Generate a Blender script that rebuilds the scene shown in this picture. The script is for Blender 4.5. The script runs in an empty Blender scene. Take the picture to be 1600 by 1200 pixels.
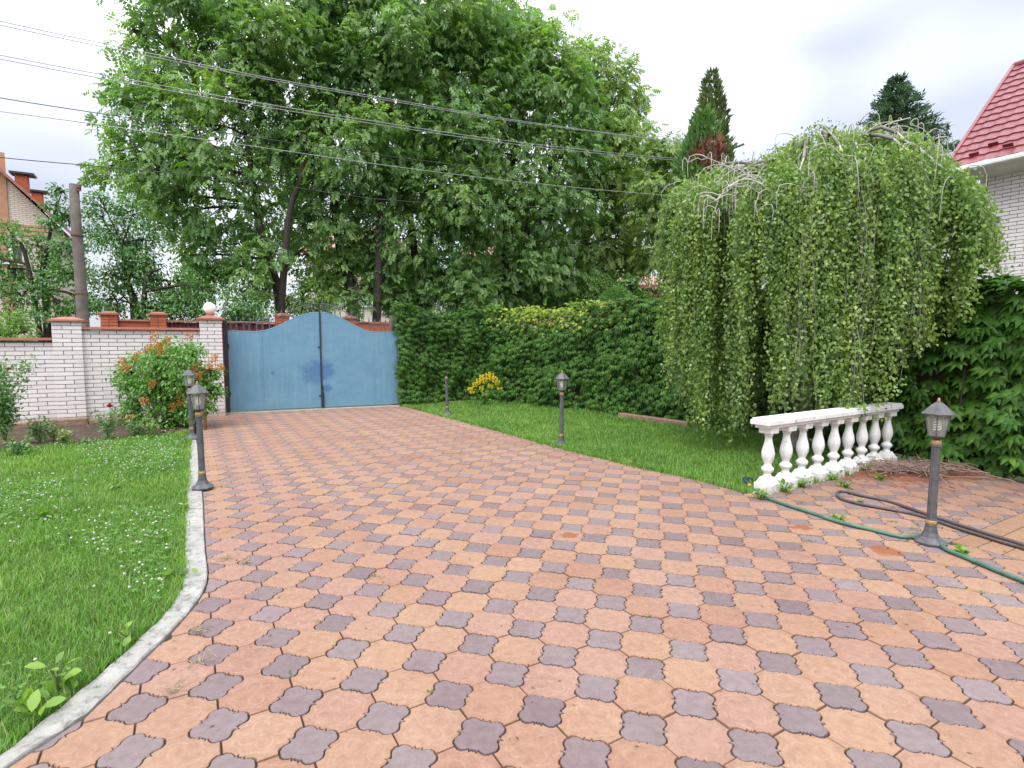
import bpy, math, random
import numpy as np
from mathutils import Vector, Matrix

random.seed(7)
RNG = np.random.default_rng(11)
scene = bpy.context.scene
COL = scene.collection

# ------------------------------------------------------------------ camera
FPX, PITCH, CAMH = 854.08, 0.07776, 1.5          # focal length in pixels of the 1600 px photograph
cam_data = bpy.data.cameras.new('camera')
cam_data.sensor_width = 36.0
cam_data.lens = FPX / 1600.0 * 36.0
cam_data.clip_start, cam_data.clip_end = 0.05, 2000.0
cam = bpy.data.objects.new('camera', cam_data)
COL.objects.link(cam)
cam.location = (0, 0, CAMH)
cam.rotation_euler = (math.pi / 2 - PITCH, 0, 0)
scene.camera = cam

# ------------------------------------------------------------------ sky: bright overcast
SUN_EL, SUN_AZ = math.radians(55), math.radians(205)     # azimuth from +Y, clockwise positive
world = bpy.data.worlds.new('World')
scene.world = world
world.use_nodes = True
wn, wl = world.node_tree.nodes, world.node_tree.links
wn.clear()
w_out = wn.new('ShaderNodeOutputWorld')
w_bg = wn.new('ShaderNodeBackground')
w_bg.inputs['Strength'].default_value = 0.12
w_sky = wn.new('ShaderNodeTexSky')
w_sky.sky_type = 'NISHITA'
w_sky.sun_disc = False
w_sky.sun_elevation = SUN_EL
w_sky.sun_rotation = SUN_AZ
w_tc = wn.new('ShaderNodeTexCoord')
w_map = wn.new('ShaderNodeMapping')
w_map.inputs['Scale'].default_value = (1.0, 1.0, 2.2)
w_map.inputs['Location'].default_value = (8.3, 12.6, 0.0)
w_map.inputs['Rotation'].default_value = (0.0, 0.0, math.radians(63))
w_noise = wn.new('ShaderNodeTexNoise')
w_noise.inputs['Scale'].default_value = 1.15
w_noise.inputs['Detail'].default_value = 3.0
w_noise.inputs['Roughness'].default_value = 0.48
w_ramp = wn.new('ShaderNodeValToRGB')                      # pale blue-grey cloud undersides to white cloud
w_ramp.color_ramp.elements[0].position = 0.33
w_ramp.color_ramp.elements[0].color = (3.7, 3.9, 4.8, 1)
w_ramp.color_ramp.elements[1].position = 0.60
w_ramp.color_ramp.elements[1].color = (10.0, 10.1, 10.4, 1)
w_sep = wn.new('ShaderNodeSeparateXYZ')
w_mul = wn.new('ShaderNodeMath'); w_mul.operation = 'MULTIPLY_ADD'   # overcast sky: brighter towards the zenith
w_mul.inputs[1].default_value = 1.20
w_mul.inputs[2].default_value = 0.44
w_clamp = wn.new('ShaderNodeMath'); w_clamp.operation = 'MAXIMUM'
w_clamp.inputs[1].default_value = 0.44
w_scale = wn.new('ShaderNodeVectorMath'); w_scale.operation = 'SCALE'
w_mix = wn.new('ShaderNodeMixRGB')
w_mix.inputs['Fac'].default_value = 0.86                   # cloud cover
wl.new(w_tc.outputs['Generated'], w_map.inputs['Vector'])
wl.new(w_map.outputs['Vector'], w_noise.inputs['Vector'])
wl.new(w_noise.outputs['Fac'], w_ramp.inputs['Fac'])
wl.new(w_tc.outputs['Generated'], w_sep.inputs['Vector'])
wl.new(w_sep.outputs['Z'], w_mul.inputs[0])
wl.new(w_mul.outputs[0], w_clamp.inputs[0])
wl.new(w_ramp.outputs['Color'], w_scale.inputs[0])
wl.new(w_clamp.outputs[0], w_scale.inputs['Scale'])
wl.new(w_sky.outputs['Color'], w_mix.inputs['Color1'])
wl.new(w_scale.outputs['Vector'], w_mix.inputs['Color2'])
wl.new(w_mix.outputs['Color'], w_bg.inputs['Color'])
wl.new(w_bg.outputs['Background'], w_out.inputs['Surface'])

# ------------------------------------------------------------------ the sun behind the cloud layer
sun_data = bpy.data.lights.new('sun', 'SUN')
sun_data.energy = 1.5
sun_data.angle = math.radians(38)
sun_data.color = (1.0, 0.96, 0.90)
sun = bpy.data.objects.new('sun', sun_data)
COL.objects.link(sun)
_sd = Vector((math.sin(SUN_AZ) * math.cos(SUN_EL), math.cos(SUN_AZ) * math.cos(SUN_EL), math.sin(SUN_EL)))
sun.rotation_euler = (-_sd).to_track_quat('-Z', 'Y').to_euler()

vs = scene.view_settings
vs.view_transform = 'Standard'
vs.look = 'None'
vs.exposure = 1.05
vs.gamma = 1.0
vs.use_curve_mapping = False
scene.cycles.max_bounces = 6
scene.cycles.diffuse_bounces = 4
scene.cycles.transmission_bounces = 4
scene.cycles.transparent_max_bounces = 6
scene.cycles.caustics_reflective = False
scene.cycles.caustics_refractive = False

# ------------------------------------------------------------------ geometry of the photograph
_cp, _sp = math.cos(PITCH), math.sin(PITCH)
def ray(px, py):
    x, y = (px - 800) / FPX, (600 - py) / FPX
    return np.array([x, _cp + y * _sp, -_sp + y * _cp])
def G(px, py, z=0.0):                         # the point at height z under a pixel
    d = ray(px, py)
    return np.array([0, 0, CAMH]) + d * ((z - CAMH) / d[2])
def P(px, py, Y):                             # the point at distance Y under a pixel
    d = ray(px, py)
    return np.array([0, 0, CAMH]) + d * (Y / d[1])
YAW = 0.53217
BD = np.array([math.cos(YAW), math.sin(YAW), 0.0])     # along the street wall, to the right
AD = np.array([math.sin(YAW), -math.cos(YAW), 0.0])    # down the drive, towards the house
UP = np.array([0, 0, 1.0])
def on_plane(px, py, p0, d=BD):               # where a pixel meets the vertical plane through p0 along d
    n = np.array([-d[1], d[0], 0.0])
    r = ray(px, py)
    t = n @ (np.asarray(p0, float) - [0, 0, CAMH]) / (n @ r)
    return np.array([0, 0, CAMH]) + t * r

# ------------------------------------------------------------------ object helpers
def tag(o, label=None, cat=None, group=None, kind=None):
    if label: o['label'] = label
    if cat: o['category'] = cat
    if group: o['group'] = group
    if kind: o['kind'] = kind
    return o
def empty(name, loc=(0, 0, 0), rz=0.0):
    o = bpy.data.objects.new(name, None)
    o.empty_display_size = 0.1
    COL.objects.link(o)
    o.location = loc
    o.rotation_euler = (0, 0, rz)
    return o
def link_mesh(name, me, mat=None, parent=None, smooth=False):
    if mat is not None: me.materials.append(mat)
    if smooth: me.polygons.foreach_set('use_smooth', [True] * len(me.polygons))
    o = bpy.data.objects.new(name, me)
    COL.objects.link(o)
    if parent is not None: o.parent = parent
    return o
def build(name, verts, faces, mat=None, parent=None, smooth=False):
    me = bpy.data.meshes.new(name)
    me.from_pydata([tuple(map(float, v)) for v in verts], [], faces)
    me.update()
    return link_mesh(name, me, mat, parent, smooth)
def obj(name, me, mat=None, parent=None, loc=None, rz=None):
    o = bpy.data.objects.new(name, me)
    COL.objects.link(o)
    if mat is not None and not me.materials: me.materials.append(mat)
    if parent is not None: o.parent = parent
    if loc is not None: o.location = loc
    if rz is not None: o.rotation_euler = (0, 0, rz)
    return o
def np_mesh(name, V, T, mat=None, parent=None, smooth=False):
    """V (n,3) float, T (m,k) int: all faces with k corners"""
    me = bpy.data.meshes.new(name)
    V = np.ascontiguousarray(V, dtype=np.float32); T = np.ascontiguousarray(T, dtype=np.int32)
    n, m, k = len(V), len(T), T.shape[1]
    me.vertices.add(n); me.vertices.foreach_set('co', V.ravel())
    me.loops.add(m * k); me.loops.foreach_set('vertex_index', T.ravel())
    me.polygons.add(m)
    me.polygons.foreach_set('loop_start', np.arange(0, m * k, k, dtype=np.int32))
    me.polygons.foreach_set('loop_total', np.full(m, k, dtype=np.int32))
    if smooth: me.polygons.foreach_set('use_smooth', np.ones(m, dtype=bool))
    me.update(calc_edges=True)
    return link_mesh(name, me, mat, parent)

class MB:
    """collects shapes for ONE mesh"""
    def __init__(self): self.v, self.f = [], []
    def add(self, vs_, fs_):
        b = len(self.v)
        self.v += [tuple(map(float, q)) for q in vs_]
        self.f += [tuple(b + i for i in f) for f in fs_]
        return self
    def box(self, c, size, ax=None, taper=1.0):
        """box with centre c and full size (x,y,z); ax = 3x3 rows of axes"""
        hx, hy, hz = (s / 2 for s in size)
        ax = np.eye(3) if ax is None else np.asarray(ax)
        q = []
        for z, t in ((-hz, 1.0), (hz, taper)):
            for x, y in ((-hx, -hy), (hx, -hy), (hx, hy), (-hx, hy)):
                q.append(np.asarray(c) + ax[0] * x * t + ax[1] * y * t + ax[2] * z)
        return self.add(q, [(3, 2, 1, 0), (4, 5, 6, 7), (0, 1, 5, 4), (1, 2, 6, 5), (2, 3, 7, 6), (3, 0, 4, 7)])
    def lathe(self, prof, n=12, c=(0, 0, 0), rot=0.0, sx=1.0, sy=1.0, cap=True):
        """prof: list of (r, z)"""
        q, f = [], []
        for r, z in prof:
            for k in range(n):
                a = rot + 2 * math.pi * k / n
                q.append((c[0] + r * math.cos(a) * sx, c[1] + r * math.sin(a) * sy, c[2] + z))
        for i in range(len(prof) - 1):
            for k in range(n):
                k2 = (k + 1) % n
                f.append((i * n + k, i * n + k2, (i + 1) * n + k2, (i + 1) * n + k))
        if cap:
            f.append(tuple(range(n - 1, -1, -1)))
            f.append(tuple((len(prof) - 1) * n + k for k in range(n)))
        return self.add(q, f)
    def tube(self, pts, rad, n=6, cap=True):
        pts = [np.asarray(p, float) for p in pts]
        m = len(pts)
        if not hasattr(rad, '__len__'): rad = [rad] * m
        q, f = [], []
        ref = np.array([0.31, 0.87, 0.38])
        for i in range(m):
            t = pts[min(i + 1, m - 1)] - pts[max(i - 1, 0)]
            t = t / (np.linalg.norm(t) + 1e-9)
            u = np.cross(t, ref); ln = np.linalg.norm(u)
            if ln < 0.15:
                u = np.cross(t, [0.9, -0.2, 0.3]); ln = np.linalg.norm(u)
            u /= ln
            w = np.cross(t, u)
            for k in range(n):
                a = 2 * math.pi * k / n
                q.append(pts[i] + rad[i] * (u * math.cos(a) + w * math.sin(a)))
        for i in range(m - 1):
            for k in range(n):
                k2 = (k + 1) % n
                f.append((i * n + k, (i + 1) * n + k, (i + 1) * n + k2, i * n + k2))
        if cap:
            f.append(tuple(range(n))); f.append(tuple((m - 1) * n + k for k in range(n - 1, -1, -1)))
        return self.add(q, f)
    def prism(self, poly, z0, z1):
        n = len(poly)
        q = [(p[0], p[1], z0) for p in poly] + [(p[0], p[1], z1) for p in poly]
        f = [tuple(range(n - 1, -1, -1)), tuple(range(n, 2 * n))]
        f += [(k, (k + 1) % n, n + (k + 1) % n, n + k) for k in range(n)]
        return self.add(q, f)
    def mesh(self, name, mat=None, smooth=False):
        me = bpy.data.meshes.new(name)
        me.from_pydata(self.v, [], self.f)
        me.update()
        if mat is not None: me.materials.append(mat)
        if smooth: me.polygons.foreach_set('use_smooth', [True] * len(me.polygons))
        return me
    def build(self, name, mat=None, parent=None, smooth=False, bevel=0.0):
        o = link_mesh(name, self.mesh(name, mat, smooth), None, parent)
        if bevel:
            m = o.modifiers.new('bevel', 'BEVEL'); m.width = bevel; m.segments = 2; m.limit_method = 'ANGLE'
        return o
def sub_smooth(o, lv=1):
    m = o.modifiers.new('sub', 'SUBSURF'); m.levels = lv; m.render_levels = lv
def bez(pts, n):
    """smooth curve through points (Catmull-Rom)"""
    pts = [np.asarray(p, float) for p in pts]
    if len(pts) == 2: return [pts[0] + (pts[1] - pts[0]) * t for t in np.linspace(0, 1, n)]
    ext = [2 * pts[0] - pts[1]] + pts + [2 * pts[-1] - pts[-2]]
    out = []
    segs = len(pts) - 1
    for q in range(n):
        t = q / (n - 1) * segs
        i = min(int(t), segs - 1); t -= i
        a, b, c, d = ext[i:i + 4]
        out.append(0.5 * (2 * b + (c - a) * t + (2 * a - 5 * b + 4 * c - d) * t * t + (3 * b - a - 3 * c + d) * t ** 3))
    return out
def inside(poly, X, Y):
    """points in polygon, vectorised"""
    r = np.zeros(len(X), bool)
    n = len(poly)
    for i in range(n):
        x1, y1 = poly[i][:2]; x2, y2 = poly[(i + 1) % n][:2]
        c = ((y1 > Y) != (y2 > Y))
        with np.errstate(divide='ignore', invalid='ignore'):
            xi = (x2 - x1) * (Y - y1) / (y2 - y1) + x1
        r ^= c & (X < xi)
    return r
def dist_poly(line, X, Y):
    """distance to an open polyline"""
    d = np.full(len(X), 1e9)
    for a, b in zip(line[:-1], line[1:]):
        ax, ay = a[:2]; bx, by = b[:2]
        ex, ey = bx - ax, by - ay
        t = np.clip(((X - ax) * ex + (Y - ay) * ey) / (ex * ex + ey * ey + 1e-12), 0, 1)
        d = np.minimum(d, np.hypot(X - ax - t * ex, Y - ay - t * ey))
    return d

# ------------------------------------------------------------------ materials
class NT:
    def __init__(self, name):
        self.m = bpy.data.materials.new(name); self.m.use_nodes = True
        self.t = self.m.node_tree; self.t.nodes.clear()
        self.out = self.t.nodes.new('ShaderNodeOutputMaterial')
    def n(self, ty, **kw):
        nd = self.t.nodes.new('ShaderNode' + ty)
        for k, v in kw.items():
            if k in nd.inputs.keys(): self.set(nd.inputs[k], v)
            else: setattr(nd, k, v)
        return nd
    def set(self, sock, v):
        if isinstance(v, bpy.types.NodeSocket): self.t.links.new(v, sock)
        else:
            if isinstance(v, tuple) and len(v) == 3 and sock.type == 'RGBA': v = v + (1,)
            sock.default_value = v
    def link(self, a, b): self.t.links.new(a, b)
    def noise(self, scale, detail=4.0, rough=0.55, vec=None, dist=0.0):
        nd = self.n('TexNoise', Scale=scale, Detail=detail, Roughness=rough, Distortion=dist)
        if vec is not None: self.link(vec, nd.inputs['Vector'])
        return nd.outputs['Fac']
    def math(self, op, a, b=0.0, c=0.0, clamp=False):
        nd = self.n('Math', operation=op); nd.use_clamp = clamp
        self.set(nd.inputs[0], a); self.set(nd.inputs[1], b); self.set(nd.inputs[2], c)
        return nd.outputs[0]
    def ramp(self, fac, stops, interp='LINEAR'):
        nd = self.n('ValToRGB'); nd.color_ramp.interpolation = interp
        el = nd.color_ramp.elements
        while len(el) < len(stops): el.new(0.5)
        for e, (p, c) in zip(el, stops):
            e.position = p; e.color = (c if isinstance(c, tuple) else (c, c, c)) + (1,)
        self.link(fac, nd.inputs['Fac'])
        return nd.outputs['Color']
    def mix(self, fac, a, b, mode='MIX'):
        nd = self.n('MixRGB', blend_type=mode)
        self.set(nd.inputs['Fac'], fac); self.set(nd.inputs['Color1'], a); self.set(nd.inputs['Color2'], b)
        return nd.outputs['Color']
    def pos(self): return self.n('NewGeometry').outputs['Position']
    def objc(self): return self.n('TexCoord').outputs['Object']
    def island(self): return self.n('NewGeometry').outputs['Random Per Island']
    def orand(self): return self.n('ObjectInfo').outputs['Random']
    def bump(self, h, strength=0.3, dist=0.01):
        nd = self.n('Bump', Strength=strength, Distance=dist); self.link(h, nd.inputs['Height'])
        return nd.outputs['Normal']
    def principled(self, color, rough=0.7, normal=None, metal=0.0, spec=0.5):
        nd = self.n('BsdfPrincipled')
        self.set(nd.inputs['Base Color'], color); self.set(nd.inputs['Roughness'], rough)
        nd.inputs['Metallic'].default_value = metal
        nd.inputs['Specular IOR Level'].default_value = spec
        if normal is not None: self.link(normal, nd.inputs['Normal'])
        self.link(nd.outputs[0], self.out.inputs['Surface'])
        return nd
def mat_rough(name, c1, c2, scale=8.0, rough=0.85, bump=0.25, bscale=60.0, spec=0.4, metal=0.0, bdist=0.004, space='pos'):
    t = NT(name)
    v = t.pos() if space == 'pos' else t.objc()
    f = t.noise(scale, 5, 0.6, v)
    col = t.mix(t.ramp(f, [(0.3, 0.0), (0.7, 1.0)]), c1, c2)
    nrm = t.bump(t.noise(bscale, 3, 0.6, v), bump, bdist) if bump else None
    t.principled(col, rough, nrm, metal, spec)
    return t.m
def mat_leaf(name, stops, rough=0.45, trans=0.3, tcol=None, spec=0.5, patch=None, use_obj=False):
    """leaf colour from a ramp over a random number per leaf"""
    t = NT(name)
    r = t.island()
    if use_obj: r = t.math('FRACT', t.math('ADD', r, t.orand()))
    if patch:
        pv = t.pos()
        if len(patch) > 2:
            mp = t.n('Mapping'); mp.inputs['Scale'].default_value = patch[2]; t.link(pv, mp.inputs['Vector']); pv = mp.outputs[0]
        n = t.noise(patch[0], 2, 0.5, pv)
        r = t.math('ADD', t.math('MULTIPLY', r, 1 - patch[1]), t.math('MULTIPLY', t.ramp(n, [(0.3, 0.0), (0.7, 1.0)]), patch[1]))
    col = t.ramp(r, stops)
    pb = t.n('BsdfPrincipled')
    t.link(col, pb.inputs['Base Color']); pb.inputs['Roughness'].default_value = rough
    pb.inputs['Specular IOR Level'].default_value = spec
    tr = t.n('BsdfTranslucent')
    t.link(t.mix(1.0, col, tcol or (1.5, 1.7, 0.6), 'MULTIPLY'), tr.inputs['Color'])
    mx = t.n('MixShader'); mx.inputs['Fac'].default_value = trans
    t.link(pb.outputs[0], mx.inputs[1]); t.link(tr.outputs[0], mx.inputs[2])
    t.link(mx.outputs[0], t.out.inputs['Surface'])
    return t.m
# ================================================================== THE SETTING: ground, drive, kerb, lawns
S = 0.19007 * CAMH                                  # paver grid spacing
X0, Y0 = -1.12287 * CAMH, 1.58935 * CAMH            # one grey paver of the grid

kerb_out = [G(*p) for p in ((0, 1185), (107, 1097), (175, 1040), (250, 970), (275, 937), (288, 903), (289, 860), (289, 820), (292, 780), (296, 716), (299, 680))]
kerb_in = [G(*p) for p in ((75, 1157), (135, 1117), (180, 1075), (230, 1025), (287, 967), (318, 925), (325, 896), (321, 860), (319, 820), (317, 780), (311, 716), (306, 680))]
kerb_out.insert(0, kerb_out[0] + (kerb_out[0] - kerb_out[1]) * 1.6)
kerb_in.insert(0, kerb_in[0] + (kerb_in[0] - kerb_in[1]) * 2.6)
kerb_out = bez(kerb_out, 60); kerb_in = bez(kerb_in, 60)
grass_edge = [G(*p) for p in ((627, 634), (650, 639), (699, 652), (760, 668), (820, 685), (880, 702), (940, 716), (1000, 731), (1060, 743), (1110, 755), (1168, 771))]
bal_a, bal_b = G(1196, 768), G(1384, 724)
hedge_base = [np.array(p + (0.0,)) for p in ((6.35, 4.0), (5.9, 4.75), (5.45, 5.85), (5.02, 6.9), (4.45, 8.15), (3.75, 9.2), (2.72, 10.4), (0.95, 12.2), (-0.72, 13.85))]
gate_l, gate_r = G(357, 645), G(626, 633)
wall_0 = G(336, 650)                                 # foot of the gate pillar on the front plane of the street wall

drive_poly = [p[:2] for p in kerb_in] + [G(317, 662)[:2], (wall_0 - BD * 0.12)[:2], (gate_l - AD * 0.05)[:2], (gate_r - AD * 0.05)[:2]] + \
    [p[:2] for p in grass_edge] + [bal_a[:2], bal_b[:2]] + [tuple(p[:2]) for p in hedge_base[3::-1]] + [(6.6, 3.0), (6.6, 0.3), (kerb_in[0][0], 0.3)]
drive_poly = [(float(a), float(b)) for a, b in drive_poly]

# ---- materials
def mat_paver(name, stops, emboss):
    t = NT(name)
    at = t.n('Attribute', attribute_name='rnd').outputs['Fac']
    r = t.math('FRACT', t.math('ADD', t.orand(), at))
    base = t.ramp(r, stops)
    p = t.pos()
    big = t.noise(0.8, 5, 0.62, p)
    fine = t.noise(26, 6, 0.65, p)
    grit = t.noise(210, 3, 0.6, p)
    col = t.mix(t.math('MULTIPLY', t.ramp(big, [(0.35, 0.0), (0.65, 1.0)]), 0.8), base, t.mix(1.0, base, (0.86, 0.76, 0.80), 'MULTIPLY'))
    col = t.mix(t.ramp(fine, [(0.30, 0.75), (0.62, 0.0)]), col, t.mix(1.0, col, (0.72, 0.66, 0.64), 'MULTIPLY'))
    col = t.mix(t.ramp(grit, [(0.52, 0.0), (0.75, 0.6)]), col, t.mix(1.0, col, (1.3, 1.3, 1.3), 'MULTIPLY'))
    stn = t.ramp(t.noise(3.4, 6, 0.7, p), [(0.52, 0.0), (0.72, 0.42)])      # trodden dirt
    col = t.mix(stn, col, t.mix(1.0, col, (0.66, 0.60, 0.60), 'MULTIPLY'))
    if not emboss:                                    # red dust trodden onto the paving towards the gate
        sy = t.n('SeparateXYZ'); t.link(p, sy.inputs[0])
        far = t.ramp(t.math('ADD', t.math('MULTIPLY', sy.outputs['Y'], 0.09), t.math('MULTIPLY', t.noise(0.8, 3, 0.6, p), 0.35)), [(0.48, 0.0), (0.95, 0.62)])
        col = t.mix(far, col, (0.235, 0.150, 0.118))
    h = t.math('ADD', t.math('MULTIPLY', fine, 0.5), t.math('MULTIPLY', grit, 0.35))
    if emboss:
        uv = t.n('UVMap').outputs['UV']
        sp = t.n('SeparateXYZ'); t.link(uv, sp.inputs[0])
        x, y = sp.outputs['X'], sp.outputs['Y']
        rr = t.math('SQRT', t.math('ADD', t.math('MULTIPLY', x, x), t.math('MULTIPLY', y, y)))
        th = t.math('ARCTAN2', y, x)
        lob = t.math('ABSOLUTE', t.math('COSINE', t.math('MULTIPLY', th, 2.0)))
        rad = t.math('MULTIPLY_ADD', lob, 0.055, 0.030)
        band = t.math('SUBTRACT', 1.0, t.math('DIVIDE', t.math('ABSOLUTE', t.math('SUBTRACT', rr, rad)), 0.011), clamp=True)
        star = t.math('SUBTRACT', 1.0, t.math('DIVIDE', t.math('ABSOLUTE', t.math('SUBTRACT', rr, t.math('MULTIPLY_ADD', t.math('COSINE', t.math('MULTIPLY', th, 8.0)), 0.006, 0.100))), 0.009), clamp=True)
        dot = t.math('SUBTRACT', 1.0, t.math('DIVIDE', rr, 0.018), clamp=True)
        pat = t.math('MAXIMUM', t.math('MAXIMUM', band, t.math('MULTIPLY', star, 0.8)), dot)
        wear = t.ramp(t.noise(1.3, 4, 0.7, p), [(0.36, 0.2), (0.62, 1.0)])
        pat = t.math('MULTIPLY', pat, t.math('MULTIPLY', wear, t.ramp(t.noise(40, 3, 0.6, p), [(0.35, 0.2), (0.6, 1.0)])))
        col = t.mix(t.math('MULTIPLY', pat, 0.55), col, t.mix(0.6, col, (0.43, 0.31, 0.24)))
        h = t.math('ADD', h, t.math('MULTIPLY', pat, 0.9))
    # rust stains dropped on the paving
    pz = t.n('VectorMath', operation='MULTIPLY'); t.link(p, pz.inputs[0]); pz.inputs[1].default_value = (1, 1, 0)
    stain = None
    for (px, py), rad in (((890, 836), 0.085), ((1384, 860), 0.13), ((1256, 824), 0.085), ((1240, 824), 0.05)):
        c = G(px, py)
        d = t.n('VectorMath', operation='DISTANCE'); t.link(pz.outputs[0], d.inputs[0]); d.inputs[1].default_value = (c[0], c[1], 0)
        dd = t.math('ADD', t.math('DIVIDE', d.outputs['Value'], rad), t.math('MULTIPLY_ADD', t.noise(18, 4, 0.6, p), 1.1, -0.55))
        s_ = t.math('SUBTRACT', 1.0, t.math('MULTIPLY_ADD', dd, 4.0, -2.6), clamp=True)
        stain = s_ if stain is None else t.math('MAXIMUM', stain, s_)
    col = t.mix(t.math('MULTIPLY', stain, 0.85), col, (0.22, 0.070, 0.025))
    t.principled(col, t.math('MULTIPLY_ADD', fine, 0.25, 0.62), t.bump(h, 0.42, 0.004), 0.0, 0.35)
    return t.m
M_BIG = mat_paver('peach_concrete_paver', [(0.0, (0.300, 0.181, 0.119)), (0.25, (0.321, 0.204, 0.133)), (0.5, (0.300, 0.184, 0.135)), (0.7, (0.313, 0.198, 0.150)), (0.85, (0.281, 0.163, 0.112)), (1.0, (0.328, 0.214, 0.143))], True)
M_SMALL = mat_paver('grey_concrete_paver', [(0.0, (0.177, 0.140, 0.144)), (0.35, (0.207, 0.169, 0.170)), (0.6, (0.190, 0.150, 0.153)), (0.85, (0.160, 0.127, 0.131)), (1.0, (0.235, 0.192, 0.192))], False)
M_JOINT = mat_rough('joint_sand', (0.034, 0.022, 0.017), (0.072, 0.046, 0.032), 14, 0.95, 0.4, 150)
M_KERB = None
def _kerb_mat():
    t = NT('weathered_concrete')
    p = t.pos()
    c = t.mix(t.ramp(t.noise(5, 6, 0.65, p), [(0.3, 0.0), (0.7, 1.0)]), (0.255, 0.250, 0.237), (0.375, 0.367, 0.350))
    c = t.mix(t.ramp(t.noise(17, 5, 0.7, p), [(0.50, 0.0), (0.66, 0.75)]), c, (0.13, 0.12, 0.105))
    c = t.mix(t.ramp(t.noise(2.3, 4, 0.6, p), [(0.55, 0.0), (0.75, 0.5)]), c, (0.20, 0.21, 0.15))
    t.principled(c, 0.9, t.bump(t.noise(45, 6, 0.7, p), 0.55, 0.008), 0, 0.3)
    return t.m
M_KERB = _kerb_mat()
M_SOIL = mat_rough('dark_garden_soil', (0.045, 0.030, 0.020), (0.110, 0.075, 0.052), 12, 0.97, 0.8, 55, bdist=0.02)
M_LAWNSOIL = mat_rough('lawn_soil', (0.040, 0.052, 0.018), (0.060, 0.095, 0.028), 6, 0.95, 0.6, 40, bdist=0.01)
M_DIRT = mat_rough('open_ground', (0.060, 0.075, 0.035), (0.110, 0.110, 0.060), 0.4, 0.95, 0.3, 12)
M_ASPHALT = mat_rough('street_asphalt', (0.045, 0.045, 0.045), (0.075, 0.073, 0.070), 2, 0.9, 0.4, 160)
M_REDSOIL = mat_rough('red_brick_dust', (0.13, 0.05, 0.032), (0.25, 0.105, 0.062), 7, 0.97, 0.7, 70, bdist=0.01)

def sheet(name, poly, z, mat, kind='structure', parent=None):
    o = build(name, [(p[0], p[1], z) for p in poly], [tuple(range(len(poly)))], mat, parent)
    return tag(o, kind=kind)

sheet('ground', [(-300, -60), (300, -60), (300, 500), (-300, 500)], -0.09, M_DIRT)
_sc = wall_0 - AD * 3.9
sheet('street', [(_sc + BD * u - AD * v)[:2] for u, v in ((-60, -2.0), (60, -2.0), (60, 2.0), (-60, 2.0))], -0.07, M_ASPHALT)
drive = empty('driveway')
tag(drive, 'drive of peach clover pavers with small grey pavers between them', None, None, 'structure')
build('joint_bed', [(a, b, -0.012) for a, b in drive_poly], [tuple(range(len(drive_poly)))][::1], M_JOINT, drive)

# ---- paver outlines (local x along the street, local y up the drive), metres
def q_profile(two):
    """one quarter of the clover outline: rounded corner lobe, cusps, shallow scallop"""
    a = [(0, .350), (9, .354), (18, .335), (25, .300), (31, .264)]
    a += [(36, .298), (40, .260), (45, .270), (50, .260), (54, .298)] if two else [(40, .254), (45, .312), (50, .254)]
    return a + [(59, .264), (65, .300), (72, .335), (81, .354)]
def small_outline(grow=0.0):
    out = []
    for q in range(4):
        for an, r in q_profile(q % 2 == 0):
            th = math.radians(an + 90 * q)
            out.append(((r * S + grow) * math.cos(th), (r * S + grow) * math.sin(th)))
    return out
GAP = 0.0078
def big_outline():
    out = []
    for q, (cx, cy) in ((0, (-.5, -.5)), (1, (.5, -.5)), (2, (.5, .5)), (3, (-.5, .5))):
        prof = q_profile(q % 2 == 0) + [(90, .350)]
        for an, r in reversed(prof):
            th = math.radians(an + 90 * q)
            x, y = cx * S + (r * S + GAP) * math.cos(th), cy * S + (r * S + GAP) * math.sin(th)
            lim = S / 2 - GAP / 2
            out.append((max(-lim, min(lim, x)), max(-lim, min(lim, y))))
    return out
OUT_S, OUT_B = small_outline(), big_outline()
PZ0 = -0.03
def prism_uv(name, poly, mat, z0=PZ0, z1=0.0, rnd=0.0, cham=0.0022):
    """paver: top face, a small worn chamfer and the sides; UV = position inside the paver"""
    n = len(poly)
    cx = sum(p[0] for p in poly) / n; cy = sum(p[1] for p in poly) / n
    def inset(p):
        d = math.hypot(p[0] - cx, p[1] - cy) + 1e-9
        return (p[0] - (p[0] - cx) / d * cham, p[1] - (p[1] - cy) / d * cham)
    top = [inset(p) for p in poly]
    V = [(x, y, z1) for x, y in top] + [(x, y, z1 - cham) for x, y in poly] + [(x, y, z0) for x, y in poly]
    F = [tuple(range(n))]
    F += [(n + k, n + (k + 1) % n, (k + 1) % n, k) for k in range(n)]
    F += [(2 * n + k, 2 * n + (k + 1) % n, n + (k + 1) % n, n + k) for k in range(n)]
    me = bpy.data.meshes.new(name)
    me.from_pydata(V, [], F); me.update()
    uv = me.uv_layers.new(name='UVMap')
    co = np.array(V, np.float32)[:, :2]
    li = np.zeros(len(me.loops), np.int32); me.loops.foreach_get('vertex_index', li)
    uv.data.foreach_set('uv', co[li].ravel())
    a = me.attributes.new('rnd', 'FLOAT', 'FACE')
    a.data.foreach_set('value', [rnd] * len(F))
    if mat: me.materials.append(mat)
    return me
def clip_half(poly, p, nrm):
    """keep the side with (q-p).n >= 0"""
    out = []
    m = len(poly)
    for k in range(m):
        a, b = poly[k], poly[(k + 1) % m]
        da = (a[0] - p[0]) * nrm[0] + (a[1] - p[1]) * nrm[1]
        db = (b[0] - p[0]) * nrm[0] + (b[1] - p[1]) * nrm[1]
        if da >= 0: out.append(a)
        if (da >= 0) != (db >= 0):
            t = da / (da - db)
            out.append((a[0] + (b[0] - a[0]) * t, a[1] + (b[1] - a[1]) * t))
    return out
dp = np.array(drive_poly)
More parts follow.
